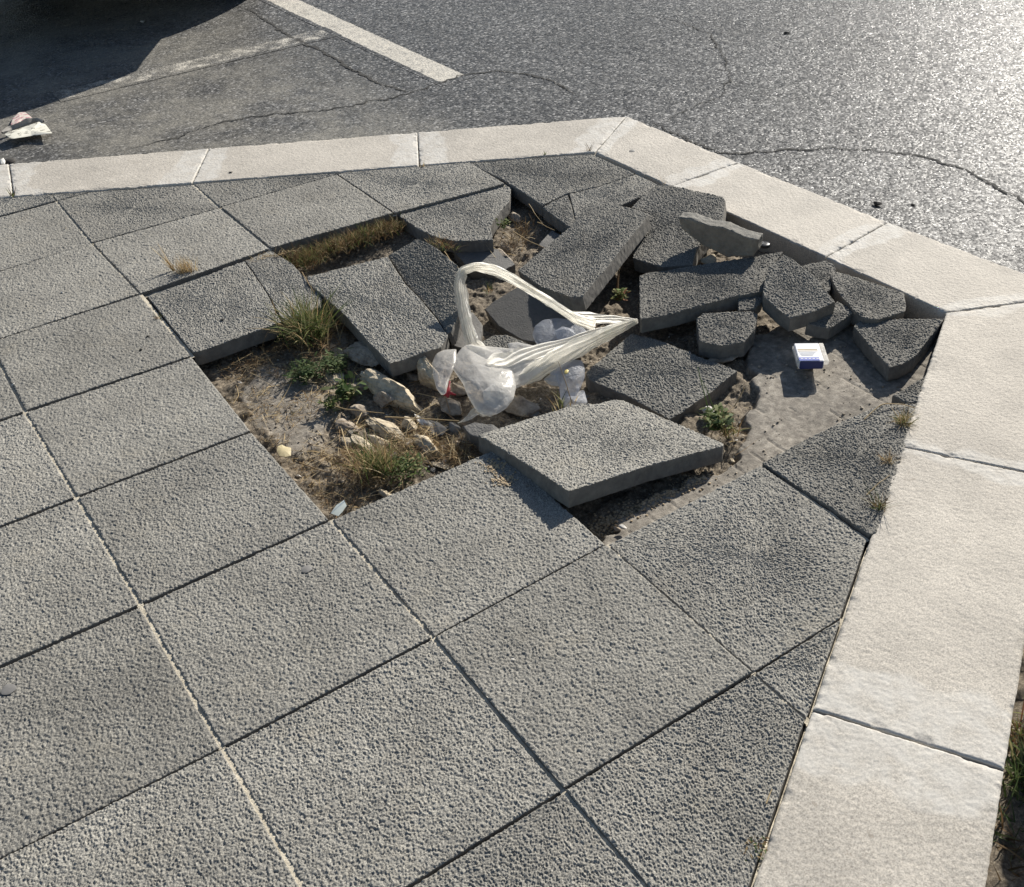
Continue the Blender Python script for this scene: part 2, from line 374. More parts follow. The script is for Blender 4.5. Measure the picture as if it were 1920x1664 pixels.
import_names = {
 (1,1): 'grey paving slab at the near edge of the hole, below the green grass clump, with sandy crumbs on it',
 (2,2): 'whole grey paving slab to the right, its left corner under the propped slab and a wide dark joint on its upper right',
 (1,2): 'whole grey paving slab at the centre bottom, its top corner meeting the gap in front of the propped slab',
 (0,0): 'grey paving slab along the left edge of the hole beside the yellow leaf',
 (0,-1): 'grey paving slab whose right corner touches the empty soil at the left tip of the hole',
 (1,-3): 'grey paving slab behind the dry straw tuft on the left',
 (0,-2): 'grey paving slab left of the wide dark joint carrying two dark pebbles',
 (0,1): 'grey paving slab below the one beside the yellow leaf, left of the small pale glass shard',
 (2,-3): 'grey paving slab directly behind the strip of dead grass',
 (3,-3): 'grey paving slab clipped by the upper kerb, behind the tilted slab at the back of the hole',
}
k_int = 0
for i in range(-4, 7):
    for j in range(-9, 8):
        if (i, j) in CUSTOM: continue
        q = [G(i, j), G(i+1, j), G(i+1, j+1), G(i, j+1)]
        poly = kclip(q)
        if len(poly) < 3 or area(poly) < .0012: continue
        # keep cells near the view
        cx, cy = np.mean([p[0] for p in poly]), np.mean([p[1] for p in poly])
        X = np.array([cx, cy, 0.])-CC; zc = X@CF
        if zc < .3: continue
        sx, sy = 960+CP[6]*1000*(X@CR)/zc, 832-CP[6]*1000*(X@CU)/zc
        if not (-420 < sx < 2300 and -300 < sy < 2250): continue
        # drop tiny sliver edges
        pp = [poly[0]]
        for p in poly[1:]:
            if np.linalg.norm(p-pp[-1]) > .012: pp.append(p)
        if np.linalg.norm(pp[0]-pp[-1]) < .012: pp.pop()
        if len(pp) < 3: continue
        if len(pp) == 4 and i <= 2:
            pc = np.mean(pp, 0); pp = [np.array([p[0]+(.0014 if p[0] < pc[0] else -.0014), p[1]]) for p in pp]
        if len(pp) >= 4:
            pc = np.mean(pp, 0); ey_ = .0004 if cy < -.3 else .0024; pp = [np.array([p[0], p[1]+(ey_ if p[1] < pc[1] else -ey_)]) for p in pp]
        poly = shrink(pp, .0016+rng.random()*.0009)
        zz = rng.normal()*.0012; tx, ty = rng.normal(size=2)*.0035
        P3 = [np.array([p[0], p[1], zz+(p[0]-cx)*tx+(p[1]-cy)*ty]) for p in poly]
        res = .0013 if zc < 1.8 else (.0016 if zc < 2.5 else .0020)
        inside = False
        for p in poly+[np.array([cx, cy])]:
            Xv = np.array([p[0], p[1], 0.])-CC; zv = Xv@CF
            if zv > .2 and -20 < 960+CP[6]*1000*(Xv@CR)/zv < 1940 and -20 < 832-CP[6]*1000*(Xv@CU)/zv < 1684: inside = True
        o = prism('paving_slab', P3, .04, res=res if inside else .006, amp=.0029, rough=.0009, bevel=.0013, grain=.0025, quad=(len(P3) == 4 and len(poly) == 4))
        if (i, j) in import_names: lab = import_names[(i, j)]
        else:
            col = {-4: 'far left', -3: 'far left', -2: 'left', -1: 'left', 0: 'left of centre', 1: 'centre', 2: 'right of centre', 3: 'right', 4: 'right', 5: 'right', 6: 'right'}[i]
            edge = len(poly) != 4 or area(poly) < .135
            vx = 'left' if sx < 450 else ('middle' if sx < 1050 else 'right')
            vy = 'top' if sy < 420 else ('upper' if sy < 750 else ('lower' if sy < 1250 else 'bottom'))
            lab = ('cut grey paving piece against the pale kerb' if edge else 'whole grey paving slab') + \
                ', %s %s of the photo, centred %d hundredths across and %d down' % (vy, vx, round(sx/19.2), round(sy/16.64))
        tag(o, lab, 'paving slab', 'grey paving slabs laid in the pavement')
        k_int += 1

# ------------------------------------------------------------------ loose slabs and fragments (outline pixels + three heights)
def plane3(ctrl):
    a, b, c = [U(x, y, z) for x, y, z in ctrl]; n = np.cross(b-a, c-a); n /= np.linalg.norm(n); return a, n
def on_plane(px, py, a, n):
    d = ray(px, py); return CC+d*(((a-CC)@n)/(d@n))
def loose(label, px, ctrl, name='broken_slab', thick=.04, cat='broken slab', res=.0015, rough=.0012, amp=.0030, bevel=.0010, mats=None, side_amp=.0012, chips=.0016, grain=.0027, tone=.66):  # default tone darkens the heap, partly as painted shade
    a, n = plane3(ctrl)
    P = [on_plane(x, y, a, n) for x, y in px]
    o = prism(name, P, thick, res=res, amp=amp, rough=rough, bevel=bevel, mats=mats, side_amp=side_amp, quad=False, chips=chips, grain=grain, tone=tone)
    tag(o, label, cat, 'loose grey slabs and fragments around the hole'); return o
loose('grey slab at the left tip of the hole with a dark pebble on it, cracked off along its right', [(277,556),(458,490),(474,512),(501,552),(527,604),(380,657),(362,661),(352,650)],
      [(277,556,.001),(474,500,.001),(365,661,.003)], 'paving_slab', tone=0.98)
loose('narrow cracked strip of slab behind the green grass clump, right of a thin crack', [(460,489),(508,470),(548,495),(578,528),(604,560),(600,575),(531,602),(503,551),(476,511)],
      [(460,489,.001),(604,560,-.002),(531,602,.002)], tone=0.98)
L1 = loose('tilted slab left of the plastic bag with a small white mark on it', [(576,530),(577,518),(640,503),(727,482),(760,533),(790,563),(817,596),(840,629),(827,651),(790,662),(731,682),(690,640),(648,592),(600,549)],
      [(576,524,.004),(727,482,.012),(731,682,.014)], tone=0.95)
loose('dark tilted slab piece just behind the left leg of the bag handle', [(728,480),(755,463),(782,448),(800,455),(820,467),(858,499),(869,530),(868,575),(845,622),(838,626),(820,597),(790,561),(761,531)],
      [(728,480,.002),(858,499,.048),(838,626,.016)])
L3 = loose('large slab propped up over the near edge of the hole, its thick front edge casting a shadow', [(897,816),(990,786),(1085,757),(1122,758),(1145,750),(1168,751),(1200,765),(1270,795),(1357,832),(1356,836),(1215,873),(1067,921),(975,862)],
      [(897,816,.018),(1067,921,.043),(1357,834,.001)], rough=.0010, chips=.0008, tone=1.00)
loose('dark whole-looking slab sunk in the middle of the hole, between bag and cigarette packet', [(1098,700),(1110,688),(1185,625),(1232,637),(1290,660),(1382,695),(1325,741),(1256,787),(1180,744),(1105,712)],
      [(1098,700,-.028),(1232,637,-.020),(1256,787,-.036)], rough=.0012)
loose('dark slab tilted up towards the right at the back of the hole, pale worn corner', [(971,507),(1020,466),(1068,427),(1093,389),(1132,378),(1205,396),(1215,402),(1205,416),(1150,485),(1092,556),(1070,557),(1015,538)],
      [(971,507,.004),(1212,400,.072),(1086,557,.060)], rough=.0015)
loose('dark slab leaning over the kerb edge behind the standing fragment', [(1184,389),(1205,367),(1231,348),(1257,347),(1355,369),(1360,376),(1355,414),(1330,440),(1306,468),(1298,496),(1243,501),(1187,484),(1190,462),(1213,400)],
      [(1184,389,.012),(1355,372,.05),(1215,492,.018)])
loose('long flat slab piece right of the bag tip with a broad shadow across it', [(1199,518),(1212,512),(1300,499),(1408,482),(1468,472),(1445,501),(1434,546),(1376,556),(1327,569),(1270,585),(1203,599),(1200,596)],
      [(1199,518,.030),(1468,472,.035),(1203,599,.028)])
loose('small wedge chip at the right end of the long flat slab', [(1384,558),(1410,553),(1432,556),(1428,566),(1416,578),(1385,582)], [(1384,558,.022),(1432,556,.022),(1385,582,.018)], thick=.03)
loose('chunky dark fragment tipped up in the heap, pointed top beside the kerb', [(1441,502),(1469,478),(1486,486),(1505,500),(1530,522),(1549,546),(1566,565),(1533,582),(1482,597),(1460,582),(1432,556),(1431,541)],
      [(1441,502,.062),(1566,565,.045),(1460,582,.040)], thick=.042)
loose('fragment half hidden between the chunky piece and the kerb', [(1503,499),(1525,493),(1548,489),(1563,496),(1568,506),(1560,520),(1556,545),(1545,548),(1525,522)],
      [(1503,499,.018),(1548,489,.018),(1545,548,.01)])
loose('five-sided fragment against the right kerb, above the triangular slab', [(1557,517),(1570,510),(1615,523),(1660,538),(1695,550),(1699,574),(1697,584),(1647,599),(1622,597),(1599,578),(1570,545)],
      [(1557,517,.022),(1695,550,.008),(1622,597,.014)])
loose('small pointed fragment directly behind the cigarette packet', [(1512,606),(1540,585),(1570,566),(1590,575),(1601,585),(1580,600),(1556,615),(1535,612)],
      [(1512,606,.006),(1570,566,.010),(1556,615,.004)], thick=.035)
loose('triangular slab fragment jammed against the corner of the right kerb', [(1601,611),(1616,600),(1700,598),(1771,598),(1750,624),(1714,670),(1690,683),(1668,689),(1645,665),(1626,642)],
      [(1601,611,-.002),(1771,598,.004),(1668,689,-.003)])
loose('rounded grey chunk with a cracked side, left of the packet', [(1306,598),(1318,588),(1360,585),(1408,584),(1421,588),(1415,618),(1396,641),(1350,648),(1312,640)],
      [(1306,598,.012),(1421,588,.016),(1396,641,.006)], thick=.045)
loose('tilted slab at the back of the hole with a broken right edge', [(748,404),(800,388),(870,366),(936,342),(958,352),(955,377),(940,393),(919,424),(924,450),(856,452),(820,445),(788,432)],
      [(748,404,-.010),(936,342,-.010),(880,451,.004)], rough=.003, tone=0.92)
loose('slab corner piece bounded by a curved crack at the back of the hole', [(1018,389),(1040,376),(1064,366),(1071,384),(1075,400),(1078,416),(1069,427)],
      [(1018,389,.001),(1064,366,.001),(1069,427,.001)], bevel=.002, tone=0.85)
loose('broad cut slab filling the corner under the upper kerb joint', [(944,337),(879,307),(1000,297),(1110,290),(1150,308),(1190,326),(1120,350),(1066,362),(1040,373),(1017,385),(980,360)],
      [(944,337,.0),(1110,290,.0),(1066,362,.0)], 'paving_slab', bevel=.002, tone=0.88)
loose('slab piece behind the tilted dark slab, right of a fine crack', [(1068,363),(1122,351),(1192,327),(1232,346),(1206,366),(1160,386),(1110,402),(1080,416),(1077,400),(1073,384)],
      [(1068,363,.001),(1232,346,.0),(1080,416,.002)], bevel=.002, tone=0.85)
loose('dark textured slab cut by the right kerb, above a wide open joint', [(1430,868),(1500,830),(1580,790),(1657,756),(1722,757),(1712,790),(1697,840),(1672,915),(1643,1000),(1630,1002),(1540,940)],
      [(1430,868,.002),(1722,757,.0),(1630,1002,.004)], 'paving_slab', rough=.0012, chips=.001, tone=0.85)
loose('small triangular slab sliver at the end of the exposed mortar, against the kerb', [(1674,741),(1700,727),(1734,706),(1729,733),(1722,753),(1700,754)], [(1674,741,0),(1734,706,0),(1722,753,0)], bevel=.002)
# undersides and chips inside the hole
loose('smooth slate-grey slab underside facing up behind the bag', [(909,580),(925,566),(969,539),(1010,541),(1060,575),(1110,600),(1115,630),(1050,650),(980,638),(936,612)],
      [(909,580,-.026),(969,539,.002),(1110,600,.012)], amp=.0004, mats=[SMOOTH, SIDE], chips=0, tone=.42)  # low tone paints the surrounding shade into this underside
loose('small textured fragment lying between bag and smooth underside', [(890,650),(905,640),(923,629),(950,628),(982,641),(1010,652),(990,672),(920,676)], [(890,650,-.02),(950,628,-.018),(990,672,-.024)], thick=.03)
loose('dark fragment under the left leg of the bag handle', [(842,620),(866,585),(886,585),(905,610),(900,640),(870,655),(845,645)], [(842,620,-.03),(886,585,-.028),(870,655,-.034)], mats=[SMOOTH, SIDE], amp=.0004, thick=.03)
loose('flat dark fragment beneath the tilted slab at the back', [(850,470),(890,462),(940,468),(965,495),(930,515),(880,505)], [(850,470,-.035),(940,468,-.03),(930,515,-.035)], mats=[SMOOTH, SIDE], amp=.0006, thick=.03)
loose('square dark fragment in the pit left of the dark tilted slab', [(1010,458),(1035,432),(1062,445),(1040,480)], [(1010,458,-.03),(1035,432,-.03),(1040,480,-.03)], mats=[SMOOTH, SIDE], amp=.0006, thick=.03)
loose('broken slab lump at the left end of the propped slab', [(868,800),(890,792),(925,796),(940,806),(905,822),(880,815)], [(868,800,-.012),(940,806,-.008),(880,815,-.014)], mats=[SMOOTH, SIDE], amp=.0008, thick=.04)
# standing fragment : broad face towards the camera
def standing():
    px = [(1272,409),(1296,411),(1330,424),(1359,428),(1395,444),(1422,450),(1421,470),(1411,481),(1384,481),(1362,483),(1345,473),(1321,463),(1300,447),(1278,430)]
    a = U(1320, 463, .045); b = U(1411, 481, .040); c = U(1410, 448, .090)
    n = np.cross(b-a, c-a); n /= np.linalg.norm(n)
    if n@(CC-a) > 0: n = -n
    P = np.array([on_plane(x, y, a, n) for x, y in px])
    # extrude away from the camera; the textured slab face is the long upper side
    c0 = P.mean(0); th = .044
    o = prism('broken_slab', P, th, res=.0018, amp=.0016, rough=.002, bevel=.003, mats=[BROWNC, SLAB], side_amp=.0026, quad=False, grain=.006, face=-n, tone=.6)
    return o
so = standing(); tag(so, 'brownish fragment standing on edge on top of the heap, rough upper edge', 'broken slab', 'loose grey slabs and fragments around the hole')

# ------------------------------------------------------------------ kerb
OA = U(1175, 219)[:2]; OB = np.array([2.315, -.772])
def kerb_stone(pts, label, smear_lines=()):
    P = [np.array([p[0], p[1], .003]) for p in shrink(pts, .0018)]
    def sm(V):
        s = np.zeros(len(V))
        for a, b, w_, st in smear_lines:
            a = np.asarray(a); b = np.asarray(b); e = (b-a)/np.linalg.norm(b-a); nn = np.array([e[1], -e[0]])
            d = np.abs((V[:, :2]-a)@nn)+(fbm(V[:, 0]/.09, V[:, 1]/.09, 41, 3)-.45)*.10
            s = np.maximum(s, st*np.clip((w_-d)/.012, 0, 1)*np.clip(.65+(fbm(V[:, 0]/.02, V[:, 1]/.02, 51, 3)-.4)*1.5, 0, 1))
        return s*(V[:, 2] > -.02)
    o = prism('kerb_stone', P, .17, res=.0026, amp=.0009, rough=.0012, bevel=.0030, mats=[KERB], grain=.0034, smear=sm, chips=.0032, quad=True)
    tag(o, label, 'kerb stone', 'pale kerb stones'); return o
def lerp(a, b, t): return a+(b-a)*t
def foot(p, a, d): return a+d*((p-a)@d)
dOut = U(0, 310)[:2]-OA; dOut /= np.linalg.norm(dOut)
up_in = [cornA]+[foot(U(*q)[:2], cornA, dUp) for q in ((786,314),(360,346),(25,371))]
up_out = [OA]+[foot(U(*q)[:2], OA, dOut) for q in ((783,253),(390,284),(0,331))]
up_in.append(up_in[-1]+dUp*.75); up_out.append(up_out[-1]+dOut*.75)
names = ['kerb stone in the upper kerb nearest the bend', 'kerb stone in the upper kerb, second from the bend', 'kerb stone in the upper kerb below the leaflet, with mortar smears at its right end', 'kerb stone at the far left end of the upper kerb']
for k in range(4):
    sm = [(up_in[k], up_out[k], .09, .6), (up_in[k+1], up_out[k+1], .08, .6)]
    kerb_stone([up_in[k+1], up_out[k+1], up_out[k], up_in[k]], names[k], sm)
ri = [cornA, U(1271,346)[:2], U(1547,484)[:2], cornB]; ro = [OA, U(1385,306)[:2], U(1665,418)[:2], OB]
ri[1][0] = 1.964; ri[2][0] = 1.982
names = ['kerb stone just right of the bend, with a grey gum spot', 'middle kerb stone of the right run, behind the heap of fragments', 'kerb stone of the right run ending at the lower corner']
for k in range(3):
    kerb_stone([ri[k], ro[k], ro[k+1], ri[k+1]], names[k], [(ri[k], ro[k], .06, .7), (ri[k+1], ro[k+1], .05, .6)])
dLoO = U(1850, 1664)[:2]-OB; dLoO /= np.linalg.norm(dLoO)
li = [cornB]+[foot(U(*q)[:2], cornB, dLo) for q in ((1700,841),(1522,1331))]
lo = [OB]+[foot(U(*q)[:2], OB, dLoO) for q in ((1930,889),(1886,1445))]
li += [li[-1]+dLo*.62, li[-1]+dLo*1.25]; lo += [lo[-1]+dLoO*.62, lo[-1]+dLoO*1.25]
names = ['short kerb stone below the right corner', 'long kerb stone on the right between two dark joints', 'kerb stone at the bottom right corner', 'kerb stone continuing below the frame']
for k in range(4):
    kerb_stone([li[k], lo[k], lo[k+1], li[k+1]], names[k], [(li[k], lo[k], .11 if k == 2 else .04, .55), (li[k+1], lo[k+1], .12 if k == 1 else .04, .55)])

# ------------------------------------------------------------------ road, cracks, paint
ZR = -.105
me = mesh_np('road', [(-150, -150, ZR-.004), (150, -150, ZR-.004), (150, 150, ZR-.004), (-150, 150, ZR-.004)], [(0, 1, 2, 3)], [ROAD]); tag(link('road', me), kind='structure')
def pix_in(X, Y, poly):
    ins = np.zeros(X.shape, bool); n = len(poly)
    for i in range(n):
        (x1, y1), (x2, y2) = poly[i][:2], poly[(i+1) % n][:2]
        c = ((y1 > Y) != (y2 > Y)) & (X < (x2-x1)*(Y-y1)/(y2-y1+1e-12)+x1); ins ^= c
    return ins
def road_h(X, Y):
    g = .0050; a = vn(X/g, Y/g, 401); b = vn(X/(g*.5)+7, Y/(g*.5), 402); l = vn(X/.035, Y/.035, 403)
    return np.clip(0.0009*(np.clip(a*1.5-.25, 0, 1)-.5)+.0006*(b-.5)+.0016*(l-.5), -.0026, .0030)
def asphalt():
    st = .0030; xs_ = np.arange(.0, 5.1, st); ys_ = np.arange(-1.3, 5.6, st); X, Y = np.meshgrid(xs_, ys_, indexing='ij')
    q = [(.05, 1.9), (2.0, .85), (2.1, -.70), (2.35, -1.2), (3.2, -1.1), (4.95, .9), (4.9, 1.6), (1.5, 5.3), (.5, 5.3)]
    m = pix_in(X, Y, q); mc = m[:-1, :-1] & m[1:, 1:] & m[1:, :-1] & m[:-1, 1:]
    idx = -np.ones(X.shape, int); use = np.zeros(X.shape, bool); use[:-1, :-1] |= mc; use[1:, 1:] |= mc; use[1:, :-1] |= mc; use[:-1, 1:] |= mc
    idx[use] = np.arange(use.sum()); F = np.stack([idx[:-1, :-1][mc], idx[1:, :-1][mc], idx[1:, 1:][mc], idx[:-1, 1:][mc]], -1)
    V = np.stack([X[use], Y[use], ZR+road_h(X[use], Y[use])], -1)
    tag(link('asphalt', mesh_np('asphalt', V, F, [ROAD])), kind='structure')
asphalt()
def paint_strip(p1, p2, width, z, strength, taper=None):
    a, b = U(*p1, ZR)[:2], U(*p2, ZR)[:2]; e = b-a; L = np.linalg.norm(e); e /= L; n = np.array([-e[1], e[0]])
    nx, ny = int(L/.0035), int(width*1.3/.0035); u, v = np.meshgrid(np.linspace(-.03, 1.03, nx), np.linspace(-.65, .65, ny), indexing='ij')
    XY = a+(u[..., None]*L)*e+(v[..., None]*width)*n; V = np.concatenate([XY, z+road_h(XY[..., 0], XY[..., 1])[..., None]], -1).reshape(-1, 3)
    idx = np.arange(nx*ny).reshape(nx, ny); F = np.stack([idx[:-1, :-1], idx[1:, :-1], idx[1:, 1:], idx[:-1, 1:]], -1).reshape(-1, 4)
    me = mesh_np('road_marking', V, F, [PAINT], None, False)
    edge = np.clip((.5-np.abs(v))/.06, -1.5, 1)*.5+np.clip((1-u)/.01, -2, 0)*.5
    fattr(me, 'paint', (edge+strength).ravel()); o = link('road_marking', me); tag(o, kind='structure')
paint_strip((480,-22), (846,147), .135, ZR+.0012, .20)
paint_strip((120,178), (612,62), .14, ZR+.0018, -.05)
CRACK = simple('crack_shadow', ((.02, .02, .019), (.06, .058, .054)), 60, .95)
def crack(pts, w):
    pts = [U(x, y, ZR)[:2] for x, y in pts]; P = []
    for a, b in zip(pts[:-1], pts[1:]):
        k = max(2, int(np.linalg.norm(b-a)/.012))
        for t_ in np.arange(k)/k: P.append(a+(b-a)*t_)
    P.append(pts[-1]); P = np.array(P); n = len(P); s = np.arange(n)
    rg = np.random.default_rng(int(abs(pts[0][0])*1000)); P = P+rg.normal(size=P.shape)*.0045+np.stack([fbm(s/5., s*0., 61, 3)-.45, fbm(s/5., s*0.+9, 62, 3)-.45], -1)*.035
    T = np.gradient(P, axis=0); T /= np.linalg.norm(T, axis=1)[:, None]+1e-9; N = np.stack([-T[:, 1], T[:, 0]], -1)
    ww = w*.55*(.5+1.7*np.clip(vn(s/2.3+3, s*0.+w*900, 63)-.15, 0, 1)*(.5+fbm(s/9., s*0., 64, 2)))*np.minimum(1, np.minimum(s, n-1-s)/12.+.15)
    A = P+N*ww[:, None]/2; B = P-N*ww[:, None]/2
    return np.concatenate([np.c_[A, np.full(n, ZR+.0024)], np.c_[B, np.full(n, ZR+.0024)]]), np.stack([np.arange(n-1), np.arange(1, n), n+np.arange(1, n), n+np.arange(n-1)], -1)
VV, FF, off = [], [], 0
for pts, w_ in [([(445,10),(480,28),(530,60),(570,80),(610,100),(660,130),(720,160),(770,176)], .020),
    ([(240,282),(330,258),(420,228),(520,214),(600,208),(680,195),(760,178),(830,155),(870,142),(935,133),(985,140),(1040,152),(1090,182)], .013),
    ([(1240,235),(1290,205),(1345,185),(1368,150),(1360,110),(1330,65),(1280,42),(1220,30)], .008),
    ([(1225,232),(1290,265),(1345,287),(1420,287),(1470,282),(1560,278),(1640,282),(1740,296),(1820,325),(1890,362),(1960,400)], .014),
    ([(1850,30),(1890,22),(1940,10)], .008), ([(560,160),(620,155),(690,150)], .006), ([(1545,286),(1630,298)], .005)]:
    v_, f_ = crack(pts, w_); VV.append(v_); FF.append(f_+off); off += len(v_)
tag(link('road_cracks', mesh_np('road_cracks', np.concatenate(VV), np.concatenate(FF), [CRACK])), kind='structure')

# ------------------------------------------------------------------ ground inside the hole and under the slabs
def ground():
    x0, x1, y0, y1, st = .30, 2.02, -1.25, .80, .0035
    nx, ny = int((x1-x0)/st), int((y1-y0)/st)
    X, Y = np.meshgrid(np.linspace(x0, x1, nx), np.linspace(y0, y1, ny), indexing='ij')
    z = -.062+(fbm(X/.05, Y/.05, 71, 5)-.47)*.034+(fbm(X/.010, Y/.010, 75, 3)-.45)*.012
    wx = (fbm(X/.05, Y/.05, 81, 4)-.47)*.05; wy = (fbm(X/.05, Y/.05, 85, 4)-.47)*.05
    def mk(px, zz): return pix_in(X+wx, Y+wy, [U(a, b, zz) for a, b in px])
    m1 = mk([(440,735),(500,680),(570,700),(620,760),(600,830),(540,850),(490,800)], -.05)*.75
    m2 = mk([(1400,667),(1425,625),(1480,590),(1600,590),(1790,650),(1790,760),(1700,850),(1440,1000),(1180,1120),(1120,1010),(1240,920),(1350,880),(1378,862),(1405,790),(1419,738)], -.045)
    m3 = mk([(600,630),(650,620),(660,690),(625,680)], -.05)
    m = np.maximum(np.maximum(m1, m2*1.), m3*.8)
    for _ in range(2): m[1:-1, 1:-1] = (m[1:-1, 1:-1]*2+m[2:, 1:-1]+m[:-2, 1:-1]+m[1:-1, 2:]+m[1:-1, :-2])/6
    # long trowel grooves in the big mortar patch
    e = U(1740,790,-.045)-U(1480,640,-.045); e = e[:2]/np.linalg.norm(e[:2]); sgr = X*(-e[1])+Y*e[0]
    gro = np.clip(1-np.abs(((sgr/.062) % 1)-.5)*18, 0, 1)*(fbm(X/.06, Y/.06, 88, 3) > .48)
    zm = -.0450+(fbm(X/.12, Y/.12, 91, 4)-.47)*.006+(fbm(X/.010, Y/.010, 95, 3)-.45)*.0022-.0035*gro
    z = np.where(m2, z*(1-m)+zm*m, z*(1-m)+(-.0565+(zm+.0455)*.5)*m); z = np.minimum(z, -.0415)
    V = np.stack([X, Y, z], -1).reshape(-1, 3); idx = np.arange(nx*ny).reshape(nx, ny)
    F = np.stack([idx[:-1, :-1], idx[1:, :-1], idx[1:, 1:], idx[:-1, 1:]], -1).reshape(-1, 4)
    me = mesh_np('ground', V, F, [SOIL]); fattr(me, 'mortar', m.ravel()); tag(link('ground', me), kind='structure')
    return X, Y, z
GX, GY, GZ = ground()
def gz(x, y):
    i = int(round((x-.30)/(2.02-.30)*(GX.shape[0]-1))); j = int(round((y+1.25)/(.80+1.25)*(GX.shape[1]-1)))
    if 0 <= i < GX.shape[0] and 0 <= j < GX.shape[1]: return GZ[i, j]
    return -.05
# sand in the joints of the intact paving
VV, FF, off = [], [], 0
def sand_strip(a, b, seed, lift=0.):
    global off
    L = np.linalg.norm(b-a); k = max(2, int(L/.006)); t_ = np.linspace(0, 1, k); e = (b-a)/L; n = np.array([-e[1], e[0]])
    P = a+(b-a)*t_[:, None]; s = t_*L+seed
    zz = -.0105+lift+(fbm(s/.06, s*0+seed, 101, 3)-.45)*(.016 if lift < .005 else .0025)+(vn(s/.008, s*0+seed, 104)-.5)*.003
    V = np.concatenate([np.c_[P+n*.006, zz], np.c_[P-n*.006, zz]])
    F = np.stack([np.arange(k-1), np.arange(1, k), k+np.arange(1, k), k+np.arange(k-1)], -1); VV.append(V); FF.append(F+off); off += len(V)
allc = {(i, j) for i in range(-4, 7) for j in range(-9, 8)}-(CUSTOM-{(1,-2),(4,-2),(4,-3),(3,2)})
for i in range(-4, 7):
    for j in range(-9, 8):
        for (p, q, c1, c2) in (((i, j), (i, j+1), (i, j), (i-1, j)), ((i, j), (i+1, j), (i, j), (i, j-1))):
            if c1 in allc and c2 in allc:
                a, b = G(*p), G(*q)
                ins = [all(((pt-A)@np.array([(B-A)[1], -(B-A)[0]]))/np.linalg.norm(B-A) > -.03 for A, B in zip(KPOLY[:-1], KPOLY[1:])) for pt in (a, b)]
                if not any(ins): continue
                if not all(ins):
                    lo_, hi_ = (a, b) if ins[0] else (b, a); t_ = 1.
                    while t_ > 0 and not all(((lo_+(hi_-lo_)*t_-A)@np.array([(B-A)[1], -(B-A)[0]]))/np.linalg.norm(B-A) > -.003 for A, B in zip(KPOLY[:-1], KPOLY[1:])): t_ -= .02
                    if t_ < .03: continue
                    a, b = lo_, lo_+(hi_-lo_)*t_
                sand_strip(a, b, i*3.1+j*7.7, (.0066 if i <= 2 else .003) if p[0] == q[0] else -.003)
def kj(a, b, seed):
    n0 = len(VV); sand_strip(a, b, seed); VV[n0][:, 2] += .0015
kj(KPOLY[0], cornA, 3.); kj(cornA, np.array([1.970, .20]), 5.); kj(U(1722, 757)[:2], KPOLY[3], 9.)
tag(link('sand', mesh_np('sand', np.concatenate(VV), np.concatenate(FF), [SAND])), kind='structure')
# soil verge beyond the lower kerb
def verge():
    a = lo[0]+np.array([.3, .1]); nx, ny = 260, 90
    nO = np.array([-dLoO[1], dLoO[0]]);
    if nO@(li[1]-lo[1]) > 0: nO = -nO
    u, v = np.meshgrid(np.linspace(.1, 2.6, nx), np.linspace(-.02, .8, ny), indexing='ij')
    XY = lo[0]+u[..., None]*dLoO+v[..., None]*nO; X, Y = XY[..., 0], XY[..., 1]
    z = -.085+(fbm(X/.06, Y/.06, 111, 4)-.47)*.05+(fbm(X/.01, Y/.01, 115, 3)-.45)*.01
    V = np.stack([X, Y, z], -1).reshape(-1, 3); idx = np.arange(nx*ny).reshape(nx, ny)
    F = np.stack([idx[:-1, :-1], idx[1:, :-1], idx[1:, 1:], idx[:-1, 1:]], -1).reshape(-1, 4)
    me = mesh_np('soil', V, F, [SOIL]); fattr(me, 'mortar', np.zeros(nx*ny)); tag(link('soil', me), kind='structure')
verge()

# ------------------------------------------------------------------ rocks
def ico(sub):
    import bmesh
    bm = bmesh.new(); bmesh.ops.create_icosphere(bm, subdivisions=sub, radius=1); V = np.array([v.co[:] for v in bm.verts]); F = np.array([[v.index for v in f.verts] for f in bm.faces]); bm.free(); return V, F
ICO = {k: ico(k) for k in (2, 3, 4, 5)}
def rock_mesh(name, dims, seed, m, sub=4, ncut=11, rough=.085):
    rg = np.random.default_rng(seed); V, F = ICO[sub]; V = V.copy()
    for _ in range(ncut):
        n = rg.normal(size=3); n /= np.linalg.norm(n); d = rg.uniform(.45, .85); k = np.maximum(0, V@n-d); V -= k[:, None]*n
    V += (vn(V[:, 0]*9+seed, V[:, 1]*9+V[:, 2]*7, 125)-.5)[:, None]*V*.10
    f = (fbm(V[:, 0]*3+seed, V[:, 1]*3+V[:, 2]*2.3, 121, 4)-.47)*rough*3
    V = V*(1+f[:, None]); V = V*np.array(dims)/2
    return mesh_np(name, V, [], [m], None, sub < 5, F)
def rock(label, p1, p2, wid, hei, m, zc=None, name='rubble_stone', tilt=0, sub=4, cat='stone', seed=None, zoff=0, grp='stones lying in the hole'):
    z = -.05 if zc is None else zc
    a, b = U(*p1, z), U(*p2, z); c = (a+b)/2; L = np.linalg.norm(b-a)
    sd_ = seed if seed is not None else int(p1[0]*7+p1[1]*3)
    me = rock_mesh(name, (max(L, .004)*1.1, wid*1.1, hei*1.1), sd_, m, sub)
    zz = (gz(c[0], c[1]) if zc is None else zc)+hei*.32+zoff
    o = link(name, me, (c[0], c[1], zz)); o.rotation_euler = (tilt, 0, math.atan2(b[1]-a[1], b[0]-a[0]))
    return tag(o, label, cat, grp)
rock('large tan wedge-shaped stone in the middle of the rubble', (690,712), (792,772), .065, .075, ROCK_TAN, tilt=.5, sub=5, seed=3)
rock('crumbly lump leaning on the large tan stone', (703,742), (738,765), .035, .04, ROCK_BROWN, sub=5)
